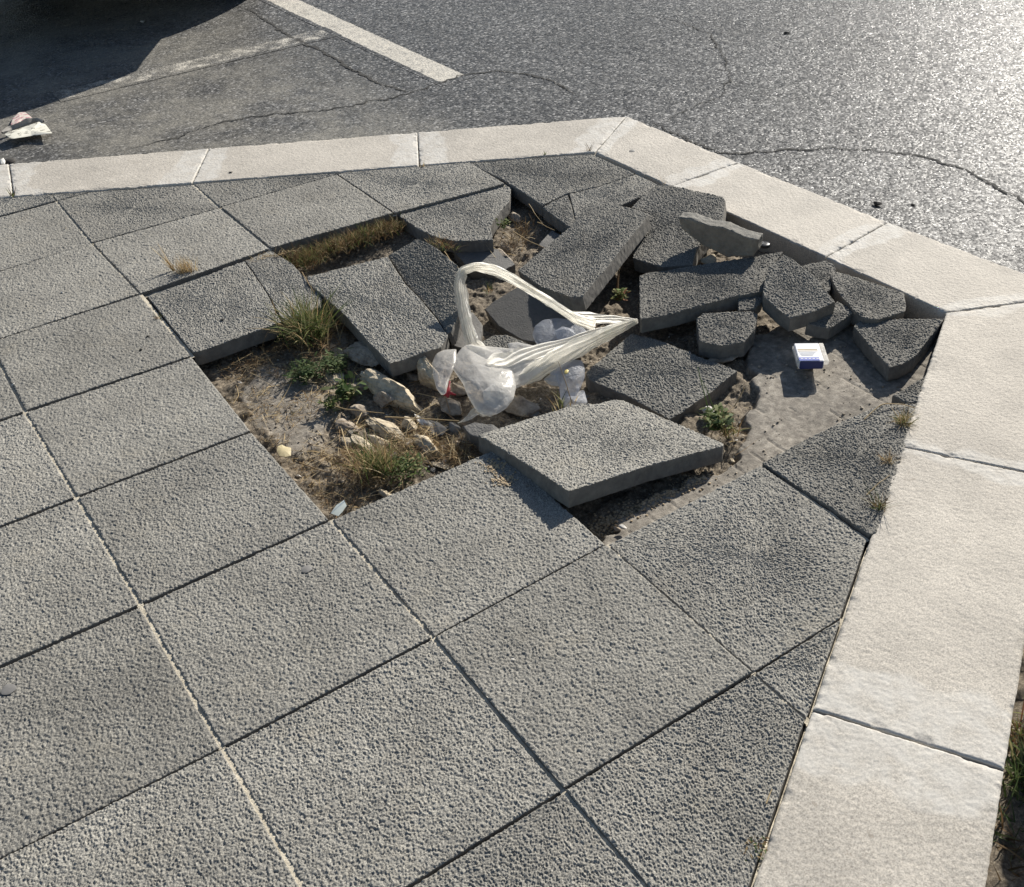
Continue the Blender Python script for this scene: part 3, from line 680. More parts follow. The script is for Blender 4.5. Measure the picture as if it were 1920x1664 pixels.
rock('brown stone tucked under the tilted slab', (648,650), (735,692), .075, .045, ROCK_BROWN, sub=5)
rock('flat pale stone below the green grass clump', (600,642), (655,680), .055, .018, ROCK_TAN, sub=4)
rock('round tan stone against the left side of the bag', (792,688), (826,742), .065, .075, ROCK_TAN, sub=5, seed=12)
rock('flat yellowish stone above the grass clump', (690,782), (765,818), .05, .030, ROCK_TAN, sub=5)
rock('brown flat stone left of the yellowish one', (630,785), (668,802), .045, .028, ROCK_BROWN)
rock('grey flat chip below the long straw', (782,786), (834,812), .045, .012, ROCK_GREY)
rock('pale triangular chip below the long straw', (775,778), (800,795), .02, .012, ROCK_WHITE)
rock('rough beige stone near the edge of the front slab', (775,815), (832,850), .035, .028, ROCK_TAN)
rock('brown stone below the pouch of the bag', (812,752), (880,775), .05, .035, ROCK_BROWN)
rock('brown stone under the body of the bag', (935,748), (1010,772), .06, .035, ROCK_BROWN)
rock('small grey stone inside the loop of the bag handle', (838,612), (850,640), .035, .04, ROCK_GREY)
rock('reddish brown stone in the pit at the back', (925,478), (962,500), .05, .035, ROCK_BROWN)
rock('white stone beside the leafy weed', (1320,772), (1345,786), .03, .03, ROCK_WHITE)
rock('small beige stone at the right end of the propped slab', (1366,856), (1380,862), .012, .012, ROCK_TAN)
rock('flat brown stone between the sunken slab and the rounded chunk', (1330,690), (1388,662), .06, .02, ROCK_BROWN, zoff=.01)
rock('flat pale stone in the weeds', (608,690), (640,716), .05, .015, ROCK_TAN)
rock('long flat stone at the bottom of the weeds', (655,812), (700,848), .03, .02, ROCK_TAN)
rock('flat stone lying on the edge of the near slab', (808,862), (858,876), .025, .010, ROCK_TAN)
rock('crumbly pale stone near the glass shard', (706,915), (735,930), .025, .022, ROCK_TAN)
rock('small round stone by the near corner of the gap', (1150,992), (1163,999), .012, .012, ROCK_BROWN, zoff=.01)
rock('white chip at the near corner of the gap', (1160,998), (1176,1002), .010, .008, ROCK_WHITE, zoff=.01)
rock('tan stone under the standing fragment', (1310,490), (1350,490), .05, .02, ROCK_TAN, zc=.005)
rock('brown clod propping up the near end of the cigarette packet', (1500,690), (1538,694), .03, .030, ROCK_BROWN, zc=-.045)
rock('flat grey stone under the far end of the cigarette packet', (1515,660), (1550,664), .035, .028, ROCK_GREY, zc=-.045)
rock('small white pebble in the left tip of the hole', (443,712), (453,712), .007, .006, ROCK_WHITE, sub=3)
rock('white pebble pair below the yellow leaf', (552,880), (563,883), .008, .006, ROCK_WHITE, sub=3)
rock('pebble on bare ground left of the weeds', (543,766), (553,771), .007, .006, DARK, sub=3)
extra = [('brown flat stone just right of the bare ground', (655,762),(690,775),.04,.025,'B'),('tan stone wedged below the large tan stone', (745,790),(785,800),.035,.03,'T'),
 ('tan stone at the upper end of the small heap', (668,830),(700,846),.03,.022,'T'),('brown stone under the broad-leaved weed', (655,720),(690,735),.045,.025,'B'),
 ('grey stone left of the front slab lump', (838,792),(868,808),.03,.025,'G'),('tan crumb cluster stone above the thatch', (790,838),(815,850),.022,.02,'T'),
 ('long sandy stone parallel to the yellowish stone', (690,812),(745,836),.028,.020,'T'),('brown stone at the right end of the heap', (846,826),(874,838),.026,.02,'B'),
 ('sandy stone below the brown flat stone', (640,818),(668,832),.03,.018,'T'),('brown stone behind the red tie of the bag', (850,720),(880,745),.04,.03,'B'),
 ('small brown stone left of the round tan stone', (760,700),(784,712),.03,.025,'B'),('grey stone under the left arm of the tilted slab', (752,745),(778,760),.03,.025,'G'),
 ('stone below the wrapper in front of the bag', (985,768),(1015,778),.03,.02,'G'),('brown clod at the back wall of the pit', (955,405),(975,418),.03,.03,'B'),('brown clod left of the pit', (938,455),(958,470),.03,.03,'B')]
for k, (lab, a, b, w_, h_, mm_) in enumerate(extra): rock(lab, a, b, w_, h_, {'B': ROCK_BROWN, 'T': ROCK_TAN, 'G': ROCK_GREY}[mm_], seed=300+k)
# scattered small rubble
rg = np.random.default_rng(8)
zones = [([(640,800),(760,790),(900,830),(850,880),(700,880),(640,850)], 46, (.008, .026)), ([(430,680),(560,640),(640,760),(600,860),(640,950),(560,870)], 34, (.003, .009)),
         ([(640,700),(800,720),(880,780),(760,830),(640,790)], 34, (.008, .026)), ([(900,380),(1000,410),(980,500),(870,480)], 26, (.006, .022)), ([(560,430),(750,400),(760,450),(600,490)], 10, (.005, .014)),
         ([(1100,985),(1240,905),(1330,880),(1150,1005)], 40, (.003, .008)), ([(1560,640),(1640,660),(1650,740),(1600,720)], 26, (.003, .009)), ([(1340,780),(1400,700),(1400,820),(1370,880)], 22, (.004, .012)),
         ([(1000,740),(1110,720),(1110,760),(1010,790)], 14, (.006, .018)), ([(1230,600),(1310,610),(1320,680),(1250,640)], 16, (.008, .02)), ([(1480,600),(1560,620),(1500,650),(1440,640)], 18, (.003, .009))]
tmpl = {}
GN = {0: ('tan pebble among the rubble of the hole', ROCK_TAN), 1: ('brown pebble among the rubble of the hole', ROCK_BROWN), 2: ('grey pebble among the rubble of the hole', ROCK_GREY), 3: ('white pebble among the rubble of the hole', ROCK_WHITE)}
for poly, cnt, (s0, s1) in zones:
    W3 = [U(x, y, -.05) for x, y in poly]; xs = [p[0] for p in W3]; ys = [p[1] for p in W3]; c = 0
    while c < cnt:
        x, y = rg.uniform(min(xs), max(xs)), rg.uniform(min(ys), max(ys))
        if not pix_in(np.array([x]), np.array([y]), W3)[0]: continue
        k = int(rg.choice([0, 0, 1, 1, 1, 2, 2, 3])); v = int(rg.integers(4))
        if (k, v) not in tmpl: tmpl[(k, v)] = rock_mesh('pebble', (2, 1.5, 1.1), 200+k*10+v, GN[k][1], 3, 9)
        o = link('pebble', tmpl[(k, v)]); s = s0+(s1-s0)*rg.random()**2.2; s = s/2
        o.scale = (s, s*rg.uniform(.7, 1.1), s*rg.uniform(.6, 1)); o.rotation_euler = (rg.normal()*.3, rg.normal()*.3, rg.random()*6.28)
        o.location = (x, y, gz(x, y)+s*.35); tag(o, GN[k][0], 'pebble', GN[k][0].split(' among')[0]+'s scattered in the hole'); c += 1
# things lying on the paving and road
def onp(label, p, size, m, z=0., flat=.5, name='pebble', cat='pebble', grp=None):
    a = U(*p, z); me = rock_mesh(name, (size, size*.7, size*flat), int(p[0]*3+p[1]), m, 3, 8)
    o = link(name, me, (a[0], a[1], z+size*flat*.4)); o.rotation_euler = (0, 0, p[0]*.37); return tag(o, label, cat, grp)
onp('dark oval pebble on the cracked slab at the left tip of the hole', (417,600), .016, DARK, .003, .35)
onp('lower of two dark pebbles left of the wide joint', (265,657), .012, DARK, 0, .5)
onp('upper of two dark pebbles left of the wide joint', (278,632), .013, DARK, 0, .4)
onp('pale pebble on the slab left of the straw tuft', (117,550), .009, ROCK_WHITE, 0, .6)
onp('pale pebble on the slab near the upper kerb at left', (123,429), .008, ROCK_TAN, 0, .6)
onp('tan pebble stuck in a joint at the left edge', (25,723), .010, ROCK_WHITE, 0, .6)
onp('grey pebble on the near slab beside the propped slab', (988,911), .011, ROCK_GREY, 0, .6)
onp('dark lump on the road near the top right', (1475,63), .028, DARK, ZR, .4)
onp('larger dark lump on the road beside the right kerb', (1644,386), .035, DARK, ZR, .4)
onp('small dark lump on the road beside the right kerb', (1712,386), .016, DARK, ZR, .4)
onp('pale scrap lying in the dark car shadow', (267,42), .035, ROCK_WHITE, ZR, .25, 'litter_scrap', 'scrap')
onp('dark twig end on the upper kerb', (432,324), .018, DARK, .004, .2, 'twig', 'twig')
GUM = simple('chewing_gum', ((.16, .155, .145), (.24, .23, .215)), 50, .6, .2)
def disc(label, p, r, z, m, name='gum_spot', cat='gum', irregular=.15, grp=None, h=.0005):
    a = U(*p, z); n = 28; th = np.arange(n)/n*2*np.pi; rr = r*(1+(vn(th*1.2+p[0], th*0+p[1], 131)-.5)*2*irregular)
    V = [(0, 0, h)]+[(math.cos(t)*q*.75, math.sin(t)*q*.75, h*.9) for t, q in zip(th, rr)]+[(math.cos(t)*q, math.sin(t)*q, -.0004) for t, q in zip(th, rr)]
    F3 = [(0, 1+i, 1+(i+1) % n) for i in range(n)]; F = [(1+i, 1+n+i, 1+n+(i+1) % n, 1+(i+1) % n) for i in range(n)]
    return tag(link(name, mesh_np(name, V, F, [m], None, True, F3), (a[0], a[1], z)), label, cat, grp)
disc('flattened dark gum spot at the left edge of the pavement', (17,1292), .013, .0006, GUM)
disc('faint gum spot on the slab beneath the hole', (575,1067), .010, .0006, GUM)
disc('pale gum spot on the near slab', (731,1028), .008, .0006, ROCK_GREY)
disc('grey gum spot on the kerb right of the bend', (1185,283), .010, .004, DARK if 0 else GUM)
disc('tiny white speck on the slab at the centre bottom', (962,1237), .004, .0014, ROCK_WHITE)
disc('small white dropping on the tilted slab left of the bag', (766,575), .0055, .0118, ROCK_WHITE, 'bird_dropping', 'dropping', .6)
CAP = simple('cap_metal', ((.02, .02, .02), (.05, .05, .05)), 40, .35)
CHROME = simple('cap_rim', ((.16, .16, .16), (.25, .25, .25)), 40, .45)
def bottlecap(label, p, z, r):
    a = U(*p, z); e = empty('bottle_cap', a, label, 'bottle cap')
    def ringm(name, prof, m):
        n = 32; V = []; F = []
        for i in range(n):
            t = i/n*2*math.pi
            for (q, h) in prof: V.append((math.cos(t)*q*r, math.sin(t)*q*r, h))
        k = len(prof)
        for i in range(n):
            for j in range(k-1): F.append((i*k+j, ((i+1) % n)*k+j, ((i+1) % n)*k+j+1, i*k+j+1))
        link(name, mesh_np(name, V, F, [m]), (0, 0, 0), e)
    ringm('body', [(1.02, 0), (1.05, .002), (.97, .007), (.85, .008), (.02, .0075)], CAP); ringm('rim', [(.95, .0075), (.9, .0088), (.84, .0078)], CHROME)
    ringm('logo_ring', [(.5, .0079), (.45, .0086), (.40, .0079)], CHROME)
bottlecap('black bottle cap with a shiny rim in the gap beside the kerb', (1434,462), -.005, .014)

# ------------------------------------------------------------------ grass and weeds
GREEN = [(.11, .15, .045), (.15, .19, .06), (.08, .11, .035), (.22, .24, .10), (.28, .25, .12)]
DKGREEN = [(.05, .085, .028), (.07, .11, .035), (.10, .14, .055), (.16, .18, .08)]
STRAW = [(.50, .38, .20), (.40, .29, .15), (.62, .50, .30), (.28, .19, .10)]
BROWN = [(.16, .10, .05), (.24, .16, .08), (.11, .075, .04)]
REDG = [(.30, .13, .06), (.20, .20, .06), (.14, .20, .05)]
class Blades:
    def __init__(s): s.V = []; s.F = []; s.C = []; s.n = 0
    def strip(s, P, W, side, col):
        P = np.asarray(P); k = len(P); W = np.asarray(W)[:, None]
        s.V += [P-side*W/2, P+side*W/2]; a = s.n+np.arange(k); b = a+k
        s.F.append(np.stack([a[:-1], a[1:], b[1:], b[:-1]], -1)); s.C += [np.tile(col, (2*k, 1))]; s.n += 2*k
    def blade(s, base, d, L, w, col, bend, rg, seg=6, up=None, leaf=False):
        d = np.array(d, float); d /= np.linalg.norm(d); P = [np.array(base, float)]; hor = rg.normal(size=3); hor[2] = 0
        step = L/seg; dd = d.copy()
        b = np.array([d[0], d[1], -.4])*bend+hor*.10*bend
        for k in range(seg): dd = dd+b/seg; dd /= np.linalg.norm(dd); P.append(P[-1]+dd*step)
        side = np.cross(d, [0, 0, 1]); side = side+rg.normal(size=3)*.35; side /= np.linalg.norm(side)+1e-9
        t_ = np.linspace(0, 1, seg+1)
        W = w*(np.sin(np.clip(t_*.92+.08, 0, 1)*np.pi)**.8+.04) if leaf else w*(1-t_**1.6)+w*.06
        c = np.array(col)*rg.uniform(.75, 1.25); s.strip(P, W, side, c)
    def mesh(s, name):
        me = mesh_np(name, np.concatenate(s.V), np.concatenate(s.F), [BLADE], None, True)
        ca = me.color_attributes.new('col', 'FLOAT_COLOR', 'POINT'); C = np.concatenate(s.C); C = np.c_[C, np.ones(len(C))]
        ca.data.foreach_set('color', C.astype(np.float32).ravel()); return me
def pick(pal, rg): return pal[int(rg.integers(len(pal)))]
def tuft(label, p, z, n, L, spread, w, pals, seed, rad=.015, bend=.8, lean=(0, 0), name='grass_tuft', cat='grass tuft', leaf=False, axis=None, curl=0):
    rg = np.random.default_rng(seed); B = Blades(); c = U(*p, z)
    ax = (U(*axis, z)-c) if axis else None
    for k in range(n):
        off = rg.normal(size=2)*rad*.6; b = np.array([off[0], off[1], 0])
        if ax is not None: b = b+ax*rg.random()
        th = rg.random()*6.283; sp = spread*rg.random()**.6
        d = np.array([math.cos(th)*sp+lean[0], math.sin(th)*sp+lean[1], 1.])
        pal = pals[int(rg.integers(len(pals)))]
        if leaf:
            hh = rg.random()**1.2*.62*L; dn = d/np.linalg.norm(d); b = b+dn*hh
            if k % 5 == 0: B.blade(b-dn*hh, d, L*.8, w*.25, pick(pal, rg), .3, rg)
            d = np.array([math.cos(th*3)*1.2, math.sin(th*3)*1.2, .55+rg.normal()*.3]); B.blade(b, d, L*rg.uniform(.18, .42), w*rg.uniform(.6, 1.1), pick(pal, rg), bend*rg.uniform(.2, 1.3), rg, leaf=True); continue
        B.blade(b, d, L*rg.uniform(.35, 1.), w*rg.uniform(.6, 1.2), pick(pal, rg), bend*rg.uniform(.4, 1.6)+curl, rg, leaf=leaf)
    o = link(name, B.mesh(name), c); return tag(o, label, cat, 'weeds and grass tufts in the pavement')
tuft('straw-yellow dead grass tuft in a joint at left', (338,512), 0, 130, .065, .6, .0018, [STRAW], 1, .014, .5, (-.15, .2), axis=(362,508))
tuft('two tall straw seed heads in the left straw tuft', (326,508), 0, 14, .10, .25, .0034, [STRAW], 2, .004, .25, (-.30, .45))
tuft('dry strands lying along the joint left of the dead grass strip', (470,490), .001, 90, .035, 1.8, .0012, [STRAW], 3, .010, 1.8, axis=(560,470))
tuft('large green grass clump between slab and tilted slab', (578,630), -.036, 420, .150, .8, .0034, [GREEN, GREEN, GREEN, STRAW], 4, .045, .9, (-.05, 0))
tuft('thick dry thatch at the foot of the large green clump', (590,640), -.045, 380, .07, 1.3, .0020, [BROWN, STRAW, BROWN], 5, .065, 1.3)
tuft('mossy brown-green mat at the left of the grass strip', (572,490), -.030, 1000, .050, .8, .0017, [BROWN, GREEN, BROWN], 6, .040, .9)
tuft('dead grass filling the strip behind the tilted slab', (600,475), -.032, 2600, .050, .9, .0017, [BROWN, GREEN, BROWN, STRAW], 7, .036, 1., axis=(745,425))
tuft('fresh green blades in the grass strip', (683,440), -.02, 16, .055, .5, .002, [GREEN], 8, .01, .5)
tuft('dry reddish tuft behind the dark slab piece', (815,455), -.01, 150, .048, 1.2, .0016, [STRAW, BROWN, REDG], 9, .026, 1.1, axis=(845,470))
tuft('low dark green leafy weed in the hole', (575,705), -.048, 330, .060, 1.3, .0050, [DKGREEN], 10, .026, .9, name='weed', cat='weed', leaf=True)
tuft('dark green leafy weed right of the low one', (628,690), -.048, 230, .058, 1.2, .0048, [DKGREEN], 11, .026, .9, name='weed', cat='weed', leaf=True)
tuft('broad-leaved green weed beside the large tan stone', (650,745), -.05, 60, .085, 1.2, .014, [DKGREEN, GREEN], 12, .012, .8, name='weed', cat='weed', leaf=True)
tuft('bright green small weed among straw', (622,765), -.05, 70, .05, .8, .006, [GREEN], 13, .012, .6, name='weed', cat='weed', leaf=True)
tuft('thin green grass clump at the near side of the hole', (690,880), -.045, 170, .115, .65, .0030, [GREEN, GREEN, STRAW], 14, .030, .8, axis=(730,885))
tuft('dense small-leaved green weed at the near edge of the hole', (762,882), -.045, 320, .038, 1.0, .0045, [DKGREEN, GREEN], 15, .032, .8, name='weed', cat='weed', leaf=True)
tuft('dry brown thatch around the near clump', (720,880), -.05, 700, .050, 1.6, .0018, [BROWN, STRAW], 16, .060, 1.4, axis=(680,872))
tuft('thatch of dead stalks right of the near clump', (830,850), -.045, 200, .05, 1.6, .0018, [BROWN, STRAW], 17, .035, 1.4, axis=(880,840))
tuft('green sprig at the back pit beside the tilted slab', (945,425), -.02, 50, .035, .9, .006, [GREEN], 18, .014, .8, name='weed', cat='weed', leaf=True)
tuft('tangle of dead stalks in the back pit', (985,425), -.04, 230, .05, 1.2, .0018, [BROWN, STRAW, BROWN], 19, .035, 1., axis=(960,470))
tuft('small red-green plant in the dark gap behind the bag', (1163,560), -.03, 90, .045, .8, .007, [REDG, GREEN], 20, .009, .6, name='weed', cat='weed', leaf=True)
tuft('leafy green weed right of the propped slab', (1345,800), -.035, 150, .066, 1.0, .009, [GREEN, GREEN, DKGREEN], 21, .018, .8, name='weed', cat='weed', leaf=True)
tuft('thin grass blades and dead stems at the right end of the propped slab', (1368,815), -.045, 60, .07, .9, .0026, [GREEN, STRAW, BROWN], 41, .022, .8)
tuft('dry grass tuft on the right kerb edge', (1692,795), -.001, 110, .055, 1.1, .0018, [STRAW, STRAW, GREEN], 22, .010, .9)
tuft('small dry tuft lower down the right kerb edge', (1664,868), -.001, 60, .045, 1.0, .0014, [STRAW, BROWN], 23, .008, .9)
tuft('green and brown tuft on the kerb edge with long thin stems', (1648,955), -.001, 60, .065, .9, .0018, [GREEN, BROWN], 24, .010, .7)
tuft('small drab weed at the bottom of the kerb joint', (1416,1606), -.008, 110, .022, .8, .0026, [DKGREEN, BROWN, STRAW], 25, .012, .8, name='weed', cat='weed', leaf=True, axis=(1424,1580))
tuft('tiny dry tuft at the bend of the kerb', (1105,284), 0, 16, .04, .8, .002, [STRAW, BROWN], 26, .006, .5)
tuft('tiny white-brown tuft at the upper kerb joint', (793,313), 0, 12, .03, .9, .002, [STRAW], 27, .006, .7)
tuft('tiny dark tuft on the upper kerb edge', (1022,292), 0, 8, .022, .6, .003, [DKGREEN], 28, .004, .5)
tuft('thin fine grass stems at the kerb behind the leaning slab', (1246,346), .0, 7, .06, .5, .001, [STRAW], 29, .005, .3)
tuft('dark weed sprig at the far left kerb joint', (24,368), 0, 10, .04, .8, .004, [BROWN, DKGREEN], 30, .006, .5)
tuft('small reddish tuft in the wide joint at left', (297,600), -.005, 22, .025, .8, .0018, [REDG, STRAW], 31, .007, .6)
tuft('sparse green shoots in front of the bag', (1040,775), -.04, 24, .055, .7, .003, [GREEN, STRAW], 32, .022, .6, axis=(1080,755))
tuft('small dry sprig inside the loop of the bag', (918,548), -.02, 26, .04, .9, .0022, [GREEN, STRAW, REDG], 33, .010, .7)
tuft('green grass growing beyond the lower kerb', (1925,1475), -.09, 130, .10, .9, .004, [GREEN, DKGREEN], 34, .04, .8)
tuft('dead brown grass beyond the lower kerb', (1912,1390), -.09, 120, .08, 1.2, .003, [BROWN, REDG], 35, .035, 1.)
tuft('dark low weeds beyond the kerb at the bottom corner', (1905,1600), -.09, 110, .07, 1.2, .004, [DKGREEN, BROWN], 36, .06, 1.)
tuft('dry roots hanging over the wall of the hole at left', (455,690), -.05, 260, .032, 1.6, .0014, [BROWN, STRAW, BROWN], 37, .030, 1.4, axis=(540,645))
tuft('dry litter tuft along the lower left edge of the hole', (430,740), -.055, 200, .026, 1.8, .0013, [STRAW, BROWN], 38, .016, 1.6, axis=(620,950))

# dead straw litter (uncountable)
rg = np.random.default_rng(44); B = Blades()
zones = [([(400,680),(520,640),(620,640),(800,740),(900,820),(850,880),(720,930),(630,970),(560,880)], 3400), ([(640,780),(760,790),(900,830),(850,880),(700,890),(600,850)], 2200),
         ([(900,400),(1010,400),(1020,450),(940,510),(880,490)], 160), ([(960,700),(1100,740),(1060,790),(940,790)], 120), ([(1340,780),(1410,720),(1400,850),(1370,885)], 70)]
for poly, cnt in zones:
    W3 = [U(x, y, -.05) for x, y in poly]; xs = [p[0] for p in W3]; ys = [p[1] for p in W3]; c = 0
    while c < cnt:
        x, y = rg.uniform(min(xs), max(xs)), rg.uniform(min(ys), max(ys))
        if not pix_in(np.array([x]), np.array([y]), W3)[0]: continue
        c += 1
        if fbm(np.array([x/.05]), np.array([y/.05]), 141, 3)[0] < .40: continue
        th = rg.random()*6.283; L = rg.uniform(.008, .045)
        if c % 9 == 0: L *= 2.2
        B.blade((x, y, gz(x, y)+rg.uniform(.001, .010)+(.012 if c % 9 == 0 else 0)), (math.cos(th), math.sin(th), rg.normal()*.18), L, rg.uniform(.0006, .0020), pick(STRAW+STRAW+BROWN, rg), rg.normal()*.4, rg, 4)
tag(link('dead_grass', B.mesh('dead_grass')), 'dry straw and root litter strewn over the soil of the hole', 'dead grass', kind='stuff')
# individual stalks
def stalk(label, pts, w, col, name='dry_stalk', cat='dry stalk'):
    P = np.array([U(x, y, z) for x, y, z in pts]); c = P[0]; t0 = np.arange(len(P)); tt = np.linspace(0, len(P)-1, 24)
    Q = np.stack([np.interp(tt, t0, P[:, k]) for k in range(3)], -1); 
    for _ in range(3): Q[1:-1] = (Q[:-2]+Q[1:-1]*2+Q[2:])/4
    Q += np.stack([(vn(tt*1.3+P[0, 0]*50, tt*0+k*7, 151)-.5)*.002 for k in range(3)], -1)
    T = np.gradient(Q, axis=0); T /= np.linalg.norm(T, axis=1)[:, None]; V = []; n = 6
    for q, t_, wi in zip(Q, T, w*(1-.5*np.linspace(0, 1, 24))):
        a = np.cross(t_, [0, 0, 1.]); a /= np.linalg.norm(a)+1e-9; b = np.cross(t_, a)
        for k in range(n): V.append(q-c+(a*math.cos(k*1.047)+b*math.sin(k*1.047))*wi/2)
    F = [(i*n+k, i*n+(k+1) % n, (i+1)*n+(k+1) % n, (i+1)*n+k) for i in range(23) for k in range(n)]
    me = mesh_np(name, V, F, [BLADE]); ca = me.color_attributes.new('col', 'FLOAT_COLOR', 'POINT')
    ca.data.foreach_set('color', np.tile([*col, 1], (len(V), 1)).astype(np.float32).ravel())
    return tag(link(name, me, c), label, cat, 'dry stalks and straws in the hole')
ST = (.55, .43, .25); ST2 = (.38, .28, .16)
stalk('long pale straw running left from under the tail of the bag', [(722,782,-.01),(780,785,-.005),(860,790,-.005)], .0035, ST)
stalk('bent straw crossing the long pale straw', [(757,832,-.03),(765,795,-.005),(790,772,0),(818,755,-.005)], .003, ST)
stalk('thin straw lying from the weeds to the yellowish stone', [(628,762,-.02),(645,768,-.02),(690,772,-.02),(720,775,-.02)], .0025, ST)
stalk('short pale straw standing by the front slab', [(842,862,-.02),(850,815,.01)], .003, ST)
stalk('curved dry root below the yellow leaf', [(560,868,-.04),(590,878,-.035),(618,886,-.04),(640,870,-.03)], .003, ST2)
stalk('forked dry root by the flat stones', [(640,805,-.03),(650,845,-.02),(662,865,-.02)], .003, ST)
stalk('pale stalk crossing the back pit', [(962,435,-.01),(990,452,0),(1027,467,.004)], .0028, ST)
stalk('second stalk crossing the back pit', [(992,383,-.005),(1002,400,0),(1018,420,-.01)], .0024, ST)
stalk('third stalk beside the dark tilted slab', [(1008,417,0),(1022,424,.004),(1040,432,0)], .0022, ST)
stalk('straw poking up behind the bag handle', [(833,472,0),(845,488,.03),(859,502,.05)], .0025, ST)
stalk('brown stick standing in the dark gap behind the bag', [(1157,545,-.03),(1160,510,.01),(1161,486,.04)], .006, (.36, .24, .13))
stalk('thin bent twig standing in front of the bag', [(1073,758,-.02),(1062,720,.02),(1047,678,.05)], .0028, (.34, .27, .18))
stalk('straw leaning over the leafy weed', [(1376,764,-.02),(1386,745,0),(1396,728,.02)], .003, ST)
stalk('tall green stem of the leafy weed', [(1334,785,-.03),(1323,745,.02),(1308,690,.07)], .003, (.18, .25, .08))
stalk('second thin green stem of the leafy weed', [(1340,770,-.03),(1326,735,.01),(1316,712,.04)], .002, (.18, .25, .08))
stalk('bent straw lying on the slab by the right kerb', [(1621,786,.004),(1652,758,.012),(1690,757,.006),(1716,765,.01)], .003, ST)
stalk('short straw on the dark slab near the kerb', [(1625,928,.004),(1650,905,.006),(1668,890,.006)], .0022, ST)
stalk('straw lying in the kerb joint at the bottom', [(1437,1508,.002),(1447,1480,.004)], .0024, ST)
stalk('dry loop of root at the left of the bare ground', [(437,758,-.045),(447,742,-.04),(443,722,-.04)], .0025, ST)
stalk('dark twig across the slab corner below the dead grass', [(566,510,0),(580,535,.006),(590,550,.0)], .003, ST2)
# yellow leaf, glass shard
def leafcard(label, outline, z, col, name, cat, rough=.6, bendz=.003, trans=0.):
    P = np.array([U(x, y, z) for x, y in outline]); c = P.mean(0); m, t, p = mat(name+'_surface')
    co = coords(t, 'Object'); cc = ramp(t, noise(t, co, 90, 5, .6), [(.3, tuple(q*.8 for q in col)), (.7, col)]); t.links.new(cc, p.inputs['Base Color']); p.inputs['Roughness'].default_value = rough
    if trans: p.inputs['Transmission Weight'].default_value = trans
    K = 5; n = len(P); V = [c-c+np.array([0, 0, bendz])]; 
    for k in range(1, K+1):
        for q in P: V.append((q-c)*k/K+np.array([0, 0, bendz*(1-(k/K)**2)]))
    nb = len(V); V = V+[v-np.array([0, 0, .0012]) for v in V]
    F3 = [(0, 1+i, 1+(i+1) % n) for i in range(n)]+[(nb, nb+1+(i+1) % n, nb+1+i) for i in range(n)]; F = []
    for k in range(K-1):
        for i in range(n):
            a, b = 1+k*n+i, 1+k*n+(i+1) % n; F.append((a, a+n, b+n, b)); F.append((nb+a, nb+b, nb+b+n, nb+a+n))
    for i in range(n): a = 1+(K-1)*n+i; b = 1+(K-1)*n+(i+1) % n; F.append((a, nb+a, nb+b, b))
    return tag(link(name, mesh_np(name, V, F, [m], None, False, F3), c), label, cat)
leafcard('pale yellow heart-shaped dry leaf on the soil at the left edge of the hole', [(520,838),(528,834),(536,838),(546,840),(545,855),(535,857),(524,855),(519,846)], -.03, (.62, .52, .30), 'dry_leaf', 'leaf')
leafcard('pale green glass shard at the lower tip of the hole', [(620,963),(630,948),(645,938),(650,948),(642,960),(634,968)], -.03, (.52, .56, .48), 'glass_shard', 'glass shard', .15, .001, .3)
leafcard('white paper scrap at the upper edge of the front slab', [(996,787),(1003,781),(1012,785),(1006,791)], -.004, (.8, .8, .78), 'paper_scrap', 'scrap')
leafcard('white scrap beside the upper kerb at the far left', [(0,300),(6,296),(10,302),(9,308),(1,307)], ZR+.01, (.8, .78, .72), 'paper_scrap', 'scrap')
disc('round dark lid lying beside the upper kerb at the far left', (18,302), .022, ZR+.004, DARK, 'lid', 'lid', .08, None, .006)
# sand spill on the near slab
rg = np.random.default_rng(3); V0, F0 = ICO[2]; VV = []; FF = []; off = 0
for k in range(260):
    c0 = (928, 874) if k % 2 else (944, 901)
    a = U(c0[0]+rg.normal()*11, c0[1]+rg.normal()*6, .001); s = rg.uniform(.0008, .0026)
    VV.append(V0*np.array([s, s, s*.6])+a); FF.append(F0+off); off += len(V0)
for k in range(700):
    t_ = rg.random(); q = lerp(np.array([1110, 985.]), np.array([1330, 885.]), t_)+rg.normal(size=2)*9
    a = U(q[0], q[1], -.045); s = rg.uniform(.001, .0035); VV.append(V0*np.array([s, s, s*.7])+np.array([a[0], a[1], gz(a[0], a[1])+.001])); FF.append(F0+off); off += len(V0)
tag(link('sand_crumbs', mesh_np('sand_crumbs', np.concatenate(VV), [], [simple('sand_grain', ((.30, .22, .13), (.60, .48, .32)), 100, .9)], None, True, np.concatenate(FF))), 'loose sand grains spilled on the near slab and in the gap', 'sand', kind='stuff')

